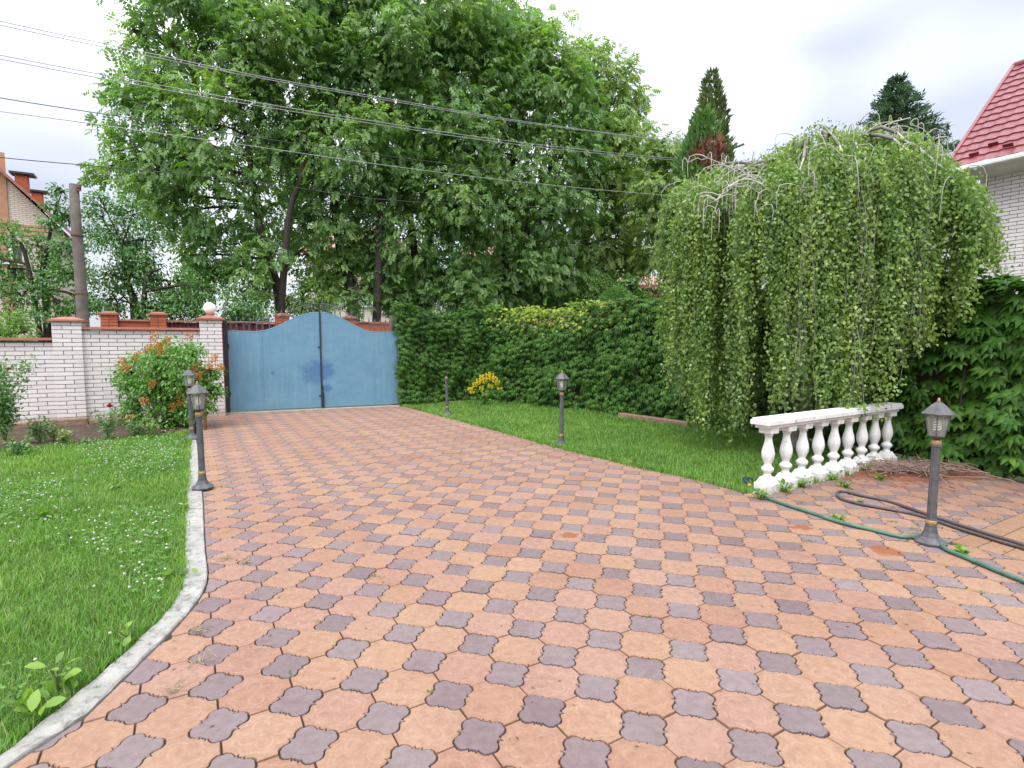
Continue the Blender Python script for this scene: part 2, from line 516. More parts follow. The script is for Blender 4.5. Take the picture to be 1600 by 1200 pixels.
def clip_to_drive(poly):
    """world outline clipped by the edge of the drive; None when outside, the same list when inside"""
    q = np.array(poly)
    ins = inside(drive_poly, q[:, 0], q[:, 1])
    if ins.all(): return poly, False
    if not ins.any(): return None, True
    res = list(poly)
    c = q.mean(0)
    order = []
    for k in range(len(dp)):
        a, b = dp[k], dp[(k + 1) % len(dp)]
        e = b - a; L = np.hypot(*e)
        if L < 1e-6: continue
        t = np.clip(((c - a) @ e) / (L * L), 0, 1)
        d = np.hypot(*(c - a - t * e))
        order.append((d, k))
    order.sort()
    k = order[0][1]
    a, b = dp[k], dp[(k + 1) % len(dp)]
    e = (b - a) / np.hypot(*(b - a))
    nrm = np.array([e[1], -e[0]])                     # try one side, turn it if needed
    m = (a + b) / 2 + nrm * 0.02
    if not inside(drive_poly, m[None, 0], m[None, 1])[0]: nrm = -nrm
    res = clip_half(res, a + nrm * 0.004, nrm)
    if len(res) < 3: return None, True
    x = np.array(res); ar = 0.5 * abs(np.sum(x[:, 0] * np.roll(x[:, 1], -1) - x[:, 1] * np.roll(x[:, 0], -1)))
    return (res, True) if ar > 0.0012 else (None, True)
cY, sY = math.cos(YAW), math.sin(YAW)
RECT_O = G(1486, 846)[:2]                             # corner of the bricklike slabs beside the lamp
me_s, me_b = prism_uv('small_grey_paver', OUT_S, M_SMALL), prism_uv('peach_clover_paver', OUT_B, M_BIG)
cand = []
for i in range(-46, 14):
    for j in range(-14, 34):
        for big in (0, 1):
            ii, jj = i + 0.5 * big, j + 0.5 * big
            x = X0 + S * (jj * cY + ii * sY); y = Y0 + S * (jj * sY - ii * cY)
            if y < 0.9 or y > 13.5: continue
            w = [(x + px * cY - py * sY, y + px * sY + py * cY) for px, py in (OUT_B if big else OUT_S)]
            res, cut = clip_to_drive(w)
            if res is None: continue
            # leave the corner of the slab path free
            u = (x - RECT_O[0]) * BD[0] + (y - RECT_O[1]) * BD[1]
            v = (x - RECT_O[0]) * AD[0] + (y - RECT_O[1]) * AD[1]
            if u > -S * .5 and v > -S * .5:
                nr = -AD if (u > 0 and (v < u or v < 0)) else -BD
                res = clip_half(res, RECT_O + nr[:2] * 0.004, nr[:2]); cut = True
                if len(res) < 3: continue
            d = y * _cp + CAMH * _sp
            sx, sy = 800 + FPX * x / d, 600 - FPX * (y * _sp - CAMH * _cp) / d
            vis = -60 < sx < 1660 and sy < 1260
            cand.append((d if vis else d + 100, big, x, y, res, cut))
cand.sort(key=lambda c: c[0])
cnt = [0, 0]
rest = {0: ([], [], [], []), 1: ([], [], [], [])}
for d, big, x, y, res, cut in cand:
    nm = 'peach_paver' if big else 'grey_paver'
    if cnt[big] < 290 and d < 100:
        cnt[big] += 1
        if cut: me = prism_uv(nm, [(a - x, b - y) for a, b in res], M_BIG if big else M_SMALL); rz = 0.0
        else: me, rz = (me_b if big else me_s), YAW
        o = obj(nm, me, None, drive, (x, y, random.uniform(-0.0045, 0.002)))
        o.rotation_euler = (random.uniform(-.008, .008), random.uniform(-.008, .008), rz + (random.uniform(-.006, .006) if not cut else 0))
    else:
        V, F, U, R = rest[big]
        n, b0 = len(res), len(V)
        dz = random.uniform(-0.0022, 0.0016)
        V += [(a, b, dz) for a, b in res] + [(a, b, PZ0) for a, b in res]
        F.append(tuple(range(b0, b0 + n)))
        F += [(b0 + n + k, b0 + n + (k + 1) % n, b0 + (k + 1) % n, b0 + k) for k in range(n)]
        loc = [((a - x) * cY + (b - y) * sY, -(a - x) * sY + (b - y) * cY) for a, b in res]
        U += loc + loc
        R += [random.random()] * (n + 1)
for big, nm in ((1, 'peach_pavers_beyond'), (0, 'grey_pavers_beyond')):
    V, F, U, R = rest[big]
    o = build(nm, V, F, M_BIG if big else M_SMALL, drive)
    me = o.data
    uv = me.uv_layers.new(name='UVMap')
    li = np.zeros(len(me.loops), np.int32); me.loops.foreach_get('vertex_index', li)
    uv.data.foreach_set('uv', np.array(U, np.float32)[li].ravel())
    a = me.attributes.new('rnd', 'FLOAT', 'FACE'); a.data.foreach_set('value', R)
    o['kind'] = 'stuff'
# ---- slabs of the side path beside the lamp, running bond
M_SLAB = mat_paver('orange_path_slab', [(0.0, (0.282, 0.172, 0.103)), (0.5, (0.312, 0.198, 0.120)), (1.0, (0.268, 0.159, 0.095))], False)
SL, SW = 0.30, 0.15
me_sl = prism_uv('path_slab', [(GAP / 2, GAP / 2), (SL - GAP / 2, GAP / 2), (SL - GAP / 2, SW - GAP / 2), (GAP / 2, SW - GAP / 2)], M_SLAB)
for r in range(12):
    for c in range(9):
        q = RECT_O + BD[:2] * (c * SL + (SL / 2 if r % 2 else 0)) + AD[:2] * (r + 1) * SW
        if q[1] < 1.6 or q[0] > 6.2: continue
        o = obj('path_slab', me_sl, None, drive, (q[0], q[1], random.uniform(-.002, .002)), YAW)
    if r % 2:
        q = RECT_O + AD[:2] * (r + 1) * SW
        o = obj('half_slab', me_sl, None, drive, (q[0], q[1], 0.0), YAW); o.scale = (0.49, 1, 1)

# ---- kerb along the left lawn, cast stones with open joints
kerb = empty('kerb'); tag(kerb, 'curving grey concrete kerb between the clover lawn and the paving', None, None, 'structure')
cuts = [0, 5, 9, 14, 20, 25, 30, 36, 42, 48, 54, 59]
for a, b in zip(cuts[:-1], cuts[1:]):
    m = MB(); sec = []
    for k in range(a, b + 1):
        o_, i_ = np.array(kerb_out[k]), np.array(kerb_in[k])
        if k == b and b < 59:
            o_ = o_ * 0.985 + np.array(kerb_out[k - 1]) * 0.015; i_ = i_ * 0.985 + np.array(kerb_in[k - 1]) * 0.015
        ln = i_ - o_; ln /= np.linalg.norm(ln) + 1e-9
        hz = 0.014 + 0.004 * math.sin(k * 1.7)
        jit = 0.004 * math.sin(k * 2.3)
        i_ = i_ - ln * 0.006
        sec.append([o_ + UP * -0.06, o_ + UP * (hz - .006), o_ + ln * 0.012 + UP * hz, i_ - ln * (0.012 + jit) + UP * (hz - .002), i_ + UP * (hz - .009), i_ + UP * -0.06])
    vs_, fs_ = [], []
    for s_ in sec: vs_ += s_
    for k in range(len(sec) - 1):
        for q in range(5): fs_.append((k * 6 + q, k * 6 + q + 1, (k + 1) * 6 + q + 1, (k + 1) * 6 + q))
    fs_.append(tuple(range(5, -1, -1))); fs_.append(tuple((len(sec) - 1) * 6 + q for q in range(6)))
    m.add(vs_, fs_).build('kerb_stone', M_KERB, kerb)

# ---- lawns and beds
bed_front = [G(*p) for p in ((-420, 742), (-200, 724), (0, 706), (70, 699), (150, 690), (230, 680), (299, 674))]
lawn_left_poly = [tuple(p[:2]) for p in kerb_out] + [tuple(p[:2]) for p in bed_front[::-1]] + [(-9.5, 0.4), (kerb_out[0][0], 0.4)]
sheet('lawn', lawn_left_poly, -0.006, M_LAWNSOIL)
lawn_right_poly = [tuple(p[:2]) for p in grass_edge] + [tuple(bal_a[:2]), tuple(bal_b[:2])] + [tuple(p[:2]) for p in hedge_base[3:]] + [tuple((gate_r - AD * 0.02)[:2])]
sheet('lawn', lawn_right_poly, -0.004, M_LAWNSOIL)
wl_a, wl_b = wall_0 - BD * 6.5, wall_0 - BD * 0.05
bed_poly = [tuple(p[:2]) for p in bed_front] + [tuple(G(313, 661)[:2]), tuple((wall_0 - BD * 0.2 - AD * 0.05)[:2]), tuple((wl_a - AD * 0.05)[:2])]
def bumpy(name, poly, z, amp, step, mat, mound=None):
    """lumpy soil: a grid cut to the outline"""
    q = np.array(poly); x0, y0 = q.min(0); x1, y1 = q.max(0)
    nx, ny = int((x1 - x0) / step) + 2, int((y1 - y0) / step) + 2
    X, Y = np.meshgrid(x0 + np.arange(nx) * step, y0 + np.arange(ny) * step)
    X = X + RNG.uniform(-.3, .3, X.shape) * step; Y = Y + RNG.uniform(-.3, .3, Y.shape) * step
    Z = z + RNG.uniform(-1, 1, X.shape) * amp
    if mound is not None: Z = Z + mound(X, Y)
    ins = inside(poly, X.ravel(), Y.ravel()).reshape(X.shape)
    idx = np.arange(nx * ny).reshape(ny, nx)
    c = ins[:-1, :-1] & ins[1:, :-1] & ins[:-1, 1:] & ins[1:, 1:]
    T = np.stack([idx[:-1, :-1][c], idx[:-1, 1:][c], idx[1:, 1:][c], idx[1:, :-1][c]], 1)
    return np_mesh(name, np.stack([X.ravel(), Y.ravel(), Z.ravel()], 1), T, mat, None, True)
tag(sheet('flower_bed_base', bed_poly, -0.02, M_SOIL))
tag(bumpy('flower_bed', bed_poly, 0.012, 0.02, 0.06, M_SOIL), kind='structure')
# ================================================================== WALLS, GATE, HOUSES
def mat_brick(name, stops, dirt=0.4, dirtcol=(0.25, 0.22, 0.20), rise=None):
    t = NT(name)
    p = t.pos()
    at = t.n('Attribute', attribute_name='rnd').outputs['Fac']
    r = t.math('FRACT', t.math('ADD', t.orand(), at))
    col = t.ramp(r, stops)
    col = t.mix(t.ramp(t.noise(3.2, 5, 0.65, p), [(0.45, 0.0), (0.75, dirt)]), col, dirtcol)
    if rise:                                          # rising damp and splashed soil at the foot
        sp = t.n('SeparateXYZ'); t.link(p, sp.inputs[0])
        hgt = t.math('ADD', sp.outputs['Z'], t.math('MULTIPLY', t.noise(4, 4, 0.6, p), -0.22))
        col = t.mix(t.ramp(t.math('ADD', t.math('MULTIPLY', hgt, 2.5), 0.35), [(0.15, 0.75), (0.55, 0.0)]), col, rise)
    t.principled(col, 0.88, t.bump(t.noise(70, 4, 0.65, p), 0.3, 0.003), 0, 0.3)
    return t.m
M_WBRICK = mat_brick('white_silicate_brick', [(0.0, (0.60, 0.55, 0.555)), (0.4, (0.67, 0.63, 0.63)), (0.75, (0.63, 0.58, 0.59)), (1.0, (0.70, 0.665, 0.655))], 0.22, (0.50, 0.44, 0.42), (0.42, 0.30, 0.20))
M_RBRICK = mat_brick('red_brick', [(0.0, (0.36, 0.095, 0.045)), (0.5, (0.42, 0.125, 0.06)), (1.0, (0.33, 0.085, 0.045))], 0.2, (0.2, 0.09, 0.06))
M_MORTAR = mat_rough('dark_mortar', (0.105, 0.080, 0.080), (0.165, 0.130, 0.125), 9, 0.95, 0.3, 80)
M_COPE = mat_rough('brown_coping', (0.27, 0.105, 0.075), (0.36, 0.155, 0.115), 6, 0.7, 0.15, 50)
M_IRON = mat_rough('black_iron', (0.018, 0.018, 0.022), (0.035, 0.034, 0.040), 12, 0.5, 0.15, 90)
M_GIRON = mat_rough('grey_iron', (0.07, 0.075, 0.08), (0.12, 0.125, 0.13), 12, 0.55, 0.15, 90)
BH, BL, JT = 0.065, 0.25, 0.010
def brick_mesh(name, L, D, Hh, mat, ch=0.003):
    """brick with worn front edges; front is local -y, origin at the lower left front corner"""
    V = [(ch, 0, ch), (L - ch, 0, ch), (L - ch, 0, Hh - ch), (ch, 0, Hh - ch),
         (0, ch, 0), (L, ch, 0), (L, ch, Hh), (0, ch, Hh), (0, D, 0), (L, D, 0), (L, D, Hh), (0, D, Hh)]
    F = [(0, 1, 2, 3), (4, 5, 1, 0), (5, 6, 2, 1), (6, 7, 3, 2), (7, 4, 0, 3), (8, 9, 5, 4), (9, 10, 6, 5), (10, 11, 7, 6), (11, 8, 4, 7)]
    me = bpy.data.meshes.new(name); me.from_pydata(V, [], F); me.update(); me.materials.append(mat)
    return me
ME_BRICK = brick_mesh('white_brick', BL, 0.05, BH, M_WBRICK)
def brick_panel(parent, o, d, L, z0, z1, me=ME_BRICK, rows_off=0, name='brick'):
    """stretcher bond of single bricks; o = lower left corner of the front plane"""
    rz = math.atan2(d[1], d[0])
    r = 0; z = z0
    while z + BH <= z1 + 1e-6:
        x = -((BL + JT) / 2 if (r + rows_off) % 2 else 0.0)
        while x < L - 0.02:
            a, b = max(x, 0.0), min(x + BL, L)
            if b - a > 0.03:
                q = np.asarray(o) + d * a
                ob = obj(name, me, None, parent, (q[0], q[1], z + random.uniform(-.0012, .0012)), rz)
                ob.location += Vector((-d[1], d[0], 0)) * random.uniform(-.0025, .0025)
                if b - a < BL - 1e-4: ob.scale = ((b - a) / BL, 1, 1)
            x += BL + JT
        z += BH + JT; r += 1
# ---- street wall (front plane through wall_0 along BD)
def wall_at(u, off=0.0, z=0.0): return wall_0 + BD * u - AD * off + UP * z
AXW = np.array([BD, -AD, UP])
def wall_panel(u0, u1, ztop, label, rows_off):
    w = empty('brick_wall', wall_at(u0, 0.06)); tag(w, label, 'wall', 'white brick street wall sections')
    inv = np.array(w.location)
    def loc(p): return np.asarray(p) - inv
    MB().box(loc(wall_at((u0 + u1) / 2, 0.06 + 0.125 + 0.008, ztop / 2 - 0.06)), (u1 - u0, 0.25, ztop + 0.12), AXW).build('mortar_core', M_MORTAR, w)
    brick_panel(w, loc(wall_at(u0, 0.06, -0.09)), BD, u1 - u0, -0.09, ztop, rows_off=rows_off)
    c = MB()
    for (s0, s1, zz) in ((0.0, 0.40, 0.0), (0.03, 0.34, 0.022)):
        c.box(loc(wall_at((u0 + u1) / 2, 0.0 + (s0 + s1) / 2 - 0.0, ztop + 0.012 + zz + 0.012)), (u1 - u0 - 0.004, s1 - s0, 0.024), AXW)
    c.build('coping', M_COPE, w, bevel=0.004)
    return w
wall_panel(-5.2, -2.47, 1.505, 'low white brick street wall section beyond the empty capped pillar, behind the tall rose', 0)
wall_panel(-2.06, -0.20, 1.705, 'white brick street wall section between two pillars, behind the orange tipped shrub', 1)
def pillar(u0, u1, ztop, label, globe):
    w = empty('brick_pillar', wall_at((u0 + u1) / 2)); tag(w, label, 'pillar', 'white brick pillars with brown caps')
    inv = np.array(w.location)
    W = u1 - u0
    def loc(u, off, z): return wall_at(u, off, z) - inv
    MB().box(loc((u0 + u1) / 2, W / 2, ztop / 2 - 0.05), (W - 0.024, W - 0.024, ztop + 0.10), AXW).build('mortar_core', M_MORTAR, w)
    LA = W * 0.64; LB_ = W - LA - JT
    mA, mB = brick_mesh('pillar_brick_long', LA, W, BH, M_WBRICK), brick_mesh('pillar_brick_short', LB_, W, BH, M_WBRICK)
    z, r = -0.09, 0
    while z + BH < ztop + 0.001:
        for me, uu in (((mA, u0), (mB, u0 + LA + JT)) if r % 2 else ((mB, u0), (mA, u0 + LB_ + JT))):
            q = loc(uu, 0, z)
            obj('brick', me, None, w, (q[0], q[1], q[2]), YAW)
        z += BH + JT; r += 1
    zt = z - JT
    cap = MB()
    cap.box(loc((u0 + u1) / 2, W / 2, zt + 0.02), (W + 0.10, W + 0.10, 0.036), AXW)
    cap.box(loc((u0 + u1) / 2, W / 2, zt + 0.066), (W + 0.07, W + 0.07, 0.052), AXW, taper=0.35)
    cap.build('cap', M_COPE, w, bevel=0.004)
    return w, zt + 0.092, (u0 + u1) / 2, W
pillar(-2.475, -2.055, 1.885, 'white brick pillar with empty brown cap beside the utility pole', False)
gp, zt, uc, Wp = pillar(-0.20, 0.185, 1.945, 'white brick gate pillar carrying a white globe lamp', True)
t_ = NT('opal_glass'); pb_ = t_.principled((0.86, 0.86, 0.84), 0.25, None, 0, 0.5); pb_.inputs['Subsurface Weight'].default_value = 0.25
M_OPAL = t_.m
gl = empty('globe_lamp', wall_at(uc, Wp / 2, zt)); tag(gl, 'white opal globe lamp on the gate pillar', 'lamp')
MB().lathe([(0.075, -0.012), (0.075, 0.012), (0.05, 0.024), (0.05, 0.036)], 14).build('base', M_COPE, gl, True)
MB().lathe([(0.05, 0.036)] + [(0.118 * math.sin(a), 0.148 - 0.118 * math.cos(a)) for a in np.linspace(0.45, math.pi - 0.02, 14)], 20).build('globe', M_OPAL, gl, True)
# bed edging of brown stones at the foot of the wall
M_STONE = mat_rough('brown_stone', (0.17, 0.105, 0.075), (0.30, 0.20, 0.145), 9, 0.92, 0.6, 40, bdist=0.012)
for k, (a, b, zz, lb) in enumerate(((-3.6, -2.72, 0.11, 'long brown stone edging the bed, next to the white rose leaves'), (-2.70, -2.02, 0.13, 'brown stone edging the bed at the foot of the pillar'), (-2.0, -1.25, 0.09, 'brown stone edging the bed behind the red rose'))):
    o = MB().box(wall_at((a + b) / 2, -0.16 + 0.02 * k, zz / 2 - 0.03), (b - a, 0.16, zz + 0.06), AXW).build('edging_stone', M_STONE, None, bevel=0.02)
    tag(o, lb, 'stone', 'brown stones edging the flower bed')
# ---- gate
gd = (gate_r - gate_l); GW = float(np.linalg.norm(gd)); gd /= GW
gate_rz = math.atan2(gd[1], gd[0])
def mat_gate():
    t = NT('faded_blue_paint'); p = t.objc()
    c = t.mix(t.ramp(t.noise(2.2, 5, 0.6, p), [(0.3, 0.0), (0.7, 1.0)]), (0.098, 0.220, 0.325), (0.128, 0.262, 0.362))
    mp = t.n('Mapping'); mp.inputs['Scale'].default_value = (14, 14, 1.1); t.link(p, mp.inputs['Vector'])
    c = t.mix(t.ramp(t.noise(1.0, 4, 0.6, mp.outputs[0]), [(0.5, 0.0), (0.8, 0.45)]), c, (0.20, 0.33, 0.41))
    d = None
    for cx, cz, rad in ((1.72, 0.82, 0.36), (1.96, 0.86, 0.28), (1.98, 0.45, 0.15), (0.88, 0.82, 0.05)):
        dn = t.n('VectorMath', operation='DISTANCE'); t.link(p, dn.inputs[0]); dn.inputs[1].default_value = (cx, 0, cz)
        q = t.math('ADD', t.math('DIVIDE', dn.outputs['Value'], rad), t.math('MULTIPLY_ADD', t.noise(7, 5, 0.65, p), 1.6, -0.8))
        s_ = t.math('SUBTRACT', 1.0, t.math('MULTIPLY_ADD', q, 1.8, -0.7), clamp=True)
        d = s_ if d is None else t.math('MAXIMUM', d, s_)
    c = t.mix(t.math('MULTIPLY', d, 0.9), c, (0.050, 0.150, 0.290))
    sp = t.n('SeparateXYZ'); t.link(p, sp.inputs[0])
    c = t.mix(t.ramp(t.math('ADD', sp.outputs['Z'], t.math('MULTIPLY', t.noise(9, 4, 0.6, p), 0.16)), [(0.07, 0.55), (0.22, 0.0)]), c, (0.16, 0.20, 0.22))
    mr = t.n('Mapping'); mr.inputs['Scale'].default_value = (22, 22, 1.6); t.link(p, mr.inputs['Vector'])
    rust = t.math('MULTIPLY', t.ramp(t.noise(1.0, 5, 0.7, mr.outputs[0]), [(0.60, 0.0), (0.74, 1.0)]), t.ramp(t.noise(2.1, 4, 0.6, p), [(0.5, 0.0), (0.68, 0.55)]))
    c = t.mix(rust, c, (0.16, 0.13, 0.12))
    c = t.mix(t.ramp(t.noise(16, 5, 0.7, p), [(0.55, 0.0), (0.75, 0.35)]), c, (0.19, 0.32, 0.40))
    t.principled(c, 0.55, t.bump(t.noise(3, 3, 0.55, p), 0.45, 0.03), 0, 0.4)
    return t.m
M_GATE = mat_gate()
gate = empty('driveway_gate', gate_l, gate_rz); tag(gate, 'double swing gate of faded blue sheet metal with arched spiked top', 'gate')
UC = GW * 0.515
def ztop(u):
    t = u / UC if u <= UC else (GW - u) / (GW - UC)
    e = 0.30
    if t < e: return 1.695 + 0.03 * (1 - t / e) ** 2 * 0.5
    k = (t - e) / (1 - e)
    return 1.695 + 0.43 * (0.5 - 0.5 * math.cos(math.pi * min(1, k * 1.03)))
def leaf_panel(u0, u1, parent, y=0.0):
    n = 14
    us = np.linspace(u0, u1, n)
    V, F = [], []
    for yy in (y - 0.003, y + 0.003):
        V += [(u, yy, 0.035) for u in us] + [(u, yy, ztop(u)) for u in us]
    for k in range(n - 1):
        F.append((k, k + 1, n + k + 1, n + k)); b = 2 * n
        F.append((b + k + 1, b + k, b + n + k, b + n + k + 1))
        F.append((n + k, n + k + 1, b + n + k + 1, b + n + k))
    F.append((0, n, 3 * n, 2 * n)); F.append((n - 1, 3 * n - 1, 4 * n - 1, 2 * n - 1)[::-1])
    return build('sheet_panel', V, F, M_GATE, parent)
seamL, seamR = 0.69, GW - 0.60
for lf, (a, s_, b) in enumerate(((0.045, seamL, UC - 0.012), (UC + 0.018, seamR, GW - 0.02))):
    L = empty('gate_leaf'); L.parent = gate
    leaf_panel(a, s_ - 0.003, L); leaf_panel(s_ + 0.003, b, L)
    MB().box((s_, -0.006, 0.86), (0.02, 0.008, 1.64)).build('seam_strip', M_GATE, L)
    MB().box(((a + b) / 2, 0.028, 0.055), (b - a, 0.045, 0.04)).box((a + 0.022, 0.028, 0.88), (0.04, 0.045, 1.6)).box((b - 0.022, 0.028, 0.95), (0.04, 0.045, 1.75)).build('leaf_frame', M_IRON, L)
    us = np.linspace(a + 0.01, b - 0.005, 22)
    MB().tube([(u, 0.012, ztop(u) + 0.012) for u in us], 0.012, 6).build('top_edge', M_GATE, L)
    MB().tube([(u, 0.02, ztop(u) + 0.205) for u in us], 0.010, 6).build('rail', M_GIRON, L)
    sp_me = MB().lathe([(0.0085, 0.0), (0.0085, 0.235), (0.014, 0.245), (0.017, 0.262), (0.010, 0.285), (0.001, 0.325)], 6).mesh('spear', M_GIRON)
    k = 0
    u = a + 0.05
    while u < b - 0.02:
        o = obj('spear', sp_me, None, L, (u, 0.02, ztop(u) + 0.005))
        if k % 2 == 0 and u + 0.125 < b:
            cu, cz = u + 0.0625, ztop(u + 0.0625) + 0.10
            MB().tube([(cu + 0.045 * math.cos(q) , 0.02, cz + 0.075 * math.sin(q)) for q in np.linspace(0, 2 * math.pi, 15)], 0.0055, 4, False).build('scroll', M_GIRON, L)
        u += 0.125; k += 1
MB().box((0.0, 0.0, 0.955), (0.075, 0.08, 1.95)).build('hinge_post', M_IRON, gate)
MB().box((GW + 0.03, 0.0, 0.87), (0.075, 0.08, 1.78)).build('hinge_post', M_IRON, gate)
MB().box((UC + 0.004, -0.012, 1.19), (0.034, 0.03, 2.32)).build('meeting_bar', M_IRON, gate)
MB().box((UC + 0.03, -0.035, 0.20), (0.035, 0.03, 0.34)).tube([(UC + 0.03, -0.05, 0.0), (UC + 0.03, -0.05, 0.52)], 0.009, 8).build('drop_bolt', M_IRON, gate)
for zz in (1.38, 0.3): MB().box((UC - 0.03, -0.02, zz), (0.05, 0.02, 0.02)).build('latch', M_IRON, gate)
for zz in (0.35, 1.35): MB().lathe([(0.02, 0), (0.02, 0.10)], 8, (0.045, -0.03, zz)).build('hinge', M_IRON, gate)
o = MB().box(((GW) / 2 - 0.1, -0.10, -0.006), (GW + 0.1, 0.24, 0.03)).build('gate_threshold', M_KERB)
o.location = gate_l; o.rotation_euler = (0, 0, gate_rz); o['kind'] = 'structure'
# ---- small white marker by the gate pillar
sm = empty('marker_light', G(333, 657)); tag(sm, 'small white round marker light on a stick at the gate pillar', 'light')
MB().lathe([(0.006, 0), (0.006, 0.09)], 8).build('stick', M_OPAL, sm)
MB().tube([(0, -0.012, 0.125), (0, 0.012, 0.125)], 0.042, 14).build('disc', M_OPAL, sm)
rp = empty('rusty_post', G(321, 672)); tag(rp, 'short rusty brown post beside the gate pillar', 'post')
M_RUST = mat_rough('rusty_steel', (0.10, 0.04, 0.025), (0.20, 0.085, 0.045), 20, 0.85, 0.4, 120)
MB().box((0, 0, 0.28), (0.035, 0.035, 0.60)).build('shaft', M_RUST, rp)
MB().box((0, 0, 0.585), (0.05, 0.05, 0.015)).build('top_plate', M_RUST, rp)
# ---- fence across the street
ff0 = P(250, 500, 16.0); ff0[2] = 0
def ff(px): q = on_plane(px, 500, ff0); q[2] = 0; return q
def ffz(px, py): return on_plane(px, py, ff0)[2]
M_PROFILE = mat_rough('dark_red_sheet', (0.12, 0.022, 0.028), (0.17, 0.035, 0.04), 5, 0.5, 0.1, 40)
me_rb = brick_mesh('red_brick', 0.19, 0.40, 0.068, M_RBRICK)
fence = empty('street_fence', ff(441)); tag(fence, 'red brick pillar fence with dark red panels across the street', 'fence')
finv = np.array(fence.location)
cols = [(172, 487), (248, 488), (441, 490), (546, 494), (640, 494)]
for px, py in cols:
    q = ff(px) - finv; zt_ = ffz(px, py) - 0.10
    pl = empty('fence_pillar'); pl.parent = fence
    MB().box(q + UP * (zt_ / 2), (0.37, 0.37, zt_), AXW).build('mortar_core', M_MORTAR, pl)
    z = max(1.3, 0.02); z = zt_ - 0.075 * 9
    r = 0
    while z < zt_ - 0.03:
        for sgn in (0, 1):
            c0 = q - BD * 0.2 + BD * (0.2 * sgn) + AD * 0.2
            obj('brick', me_rb, None, pl, (c0[0], c0[1], z), YAW)
        z += 0.078
    MB().box(q + UP * (zt_ + 0.035), (0.48, 0.48, 0.05), AXW).box(q + UP * (zt_ + 0.085), (0.44, 0.44, 0.05), AXW, taper=0.4).build('cap', M_COPE, pl)
spans = [(172, 248, 502, 'brick'), (248, 441, 504, 'sheet'), (441, 546, 506, 'sheet'), (546, 640, 505, 'brick')]
for a, b, py, kd in spans:
    qa, qb = ff(a) + BD * 0.2 - finv, ff(b) - BD * 0.2 - finv
    zt_ = ffz((a + b) / 2, py); L = float(np.linalg.norm(qb - qa))
    if kd == 'brick':
        MB().box((qa + qb) / 2 + UP * (zt_ / 2), (L, 0.2, zt_), AXW).build('brick_infill', M_RBRICK, fence)
    else:
        V, F = [], []
        n = int(L / 0.05)
        for k in range(n + 1):
            off = 0.02 if (k // 2) % 2 else -0.02
            p_ = qa + BD * (k * L / n) + AD * off
            V += [(p_[0], p_[1], 0.05), (p_[0], p_[1], zt_ - 0.02)]
        for k in range(n): F.append((2 * k, 2 * k + 2, 2 * k + 3, 2 * k + 1))
        build('profiled_panel', V, F, M_PROFILE, fence)
    MB().box((qa + qb) / 2 + UP * (zt_ + 0.02), (L, 0.3, 0.05), AXW).build('coping', M_COPE, fence)
# ---- utility poles and wires
M_POLE = mat_rough('weathered_pole', (0.105, 0.085, 0.075), (0.185, 0.155, 0.14), 5, 0.9, 0.6, 30, bdist=0.01)
M_WIRE = mat_rough('bare_aluminium_wire', (0.24, 0.245, 0.25), (0.33, 0.335, 0.34), 3, 0.5, 0, 1, metal=0.4)
M_WIREB = mat_rough('black_cable', (0.03, 0.03, 0.03), (0.05, 0.05, 0.05), 3, 0.6, 0, 1)
up = empty('utility_pole', (P(129, 500, 13.0)[0], 13.0, 0)); tag(up, 'weathered bare wooden utility pole behind the street wall', 'utility pole')
zt_ = P(118, 288, 13.0)[2]
MB().tube([(0, 0, -0.1), (0.01, 0, 1.5), (0.0, 0.01, 3.2), (-0.015, 0, 4.4), (-0.01, 0, zt_)], [0.145, 0.13, 0.115, 0.105, 0.095], 10).build('shaft', M_POLE, up, True)
MB().box((0.09, -0.02, zt_ - 0.12), (0.12, 0.05, 0.07)).box((0.13, -0.02, zt_ - 0.06), (0.05, 0.05, 0.10)).build('bracket', M_RUST, up)
for zz in (3.95, 2.6): MB().lathe([(0.128, 0), (0.128, 0.035)], 10, (-.005, 0, zz)).build('wire_band', M_RUST, up)
wp0 = np.array([P(129, 500, 13.0)[0], 13.0, 0.0])
p2 = on_plane(1122, 250, wp0)
up2 = empty('utility_pole', (p2[0], p2[1], 0)); tag(up2, 'utility pole with a cross arm, mostly hidden behind the tall conifer', 'utility pole')
zt2 = on_plane(1122, 246, wp0)[2]
MB().tube([(0, 0, -0.1), (0, 0, zt2 + 0.2)], [0.15, 0.10], 10).build('shaft', M_POLE, up2, True)
e2 = P(1162, 236, p2[1]) - p2
MB().tube([(-e2[0] * 0.6, 0, zt2 - 0.1), (e2[0], 0, on_plane(1160, 236, wp0)[2] + 0.02)], 0.05, 6).build('cross_arm', M_GIRON, up2)
MB().lathe([(0.03, 0), (0.06, 0.05), (0.05, 0.16), (0.02, 0.2)], 8, (e2[0], 0, zt2 + 0.15)).build('insulator', M_OPAL, up2)
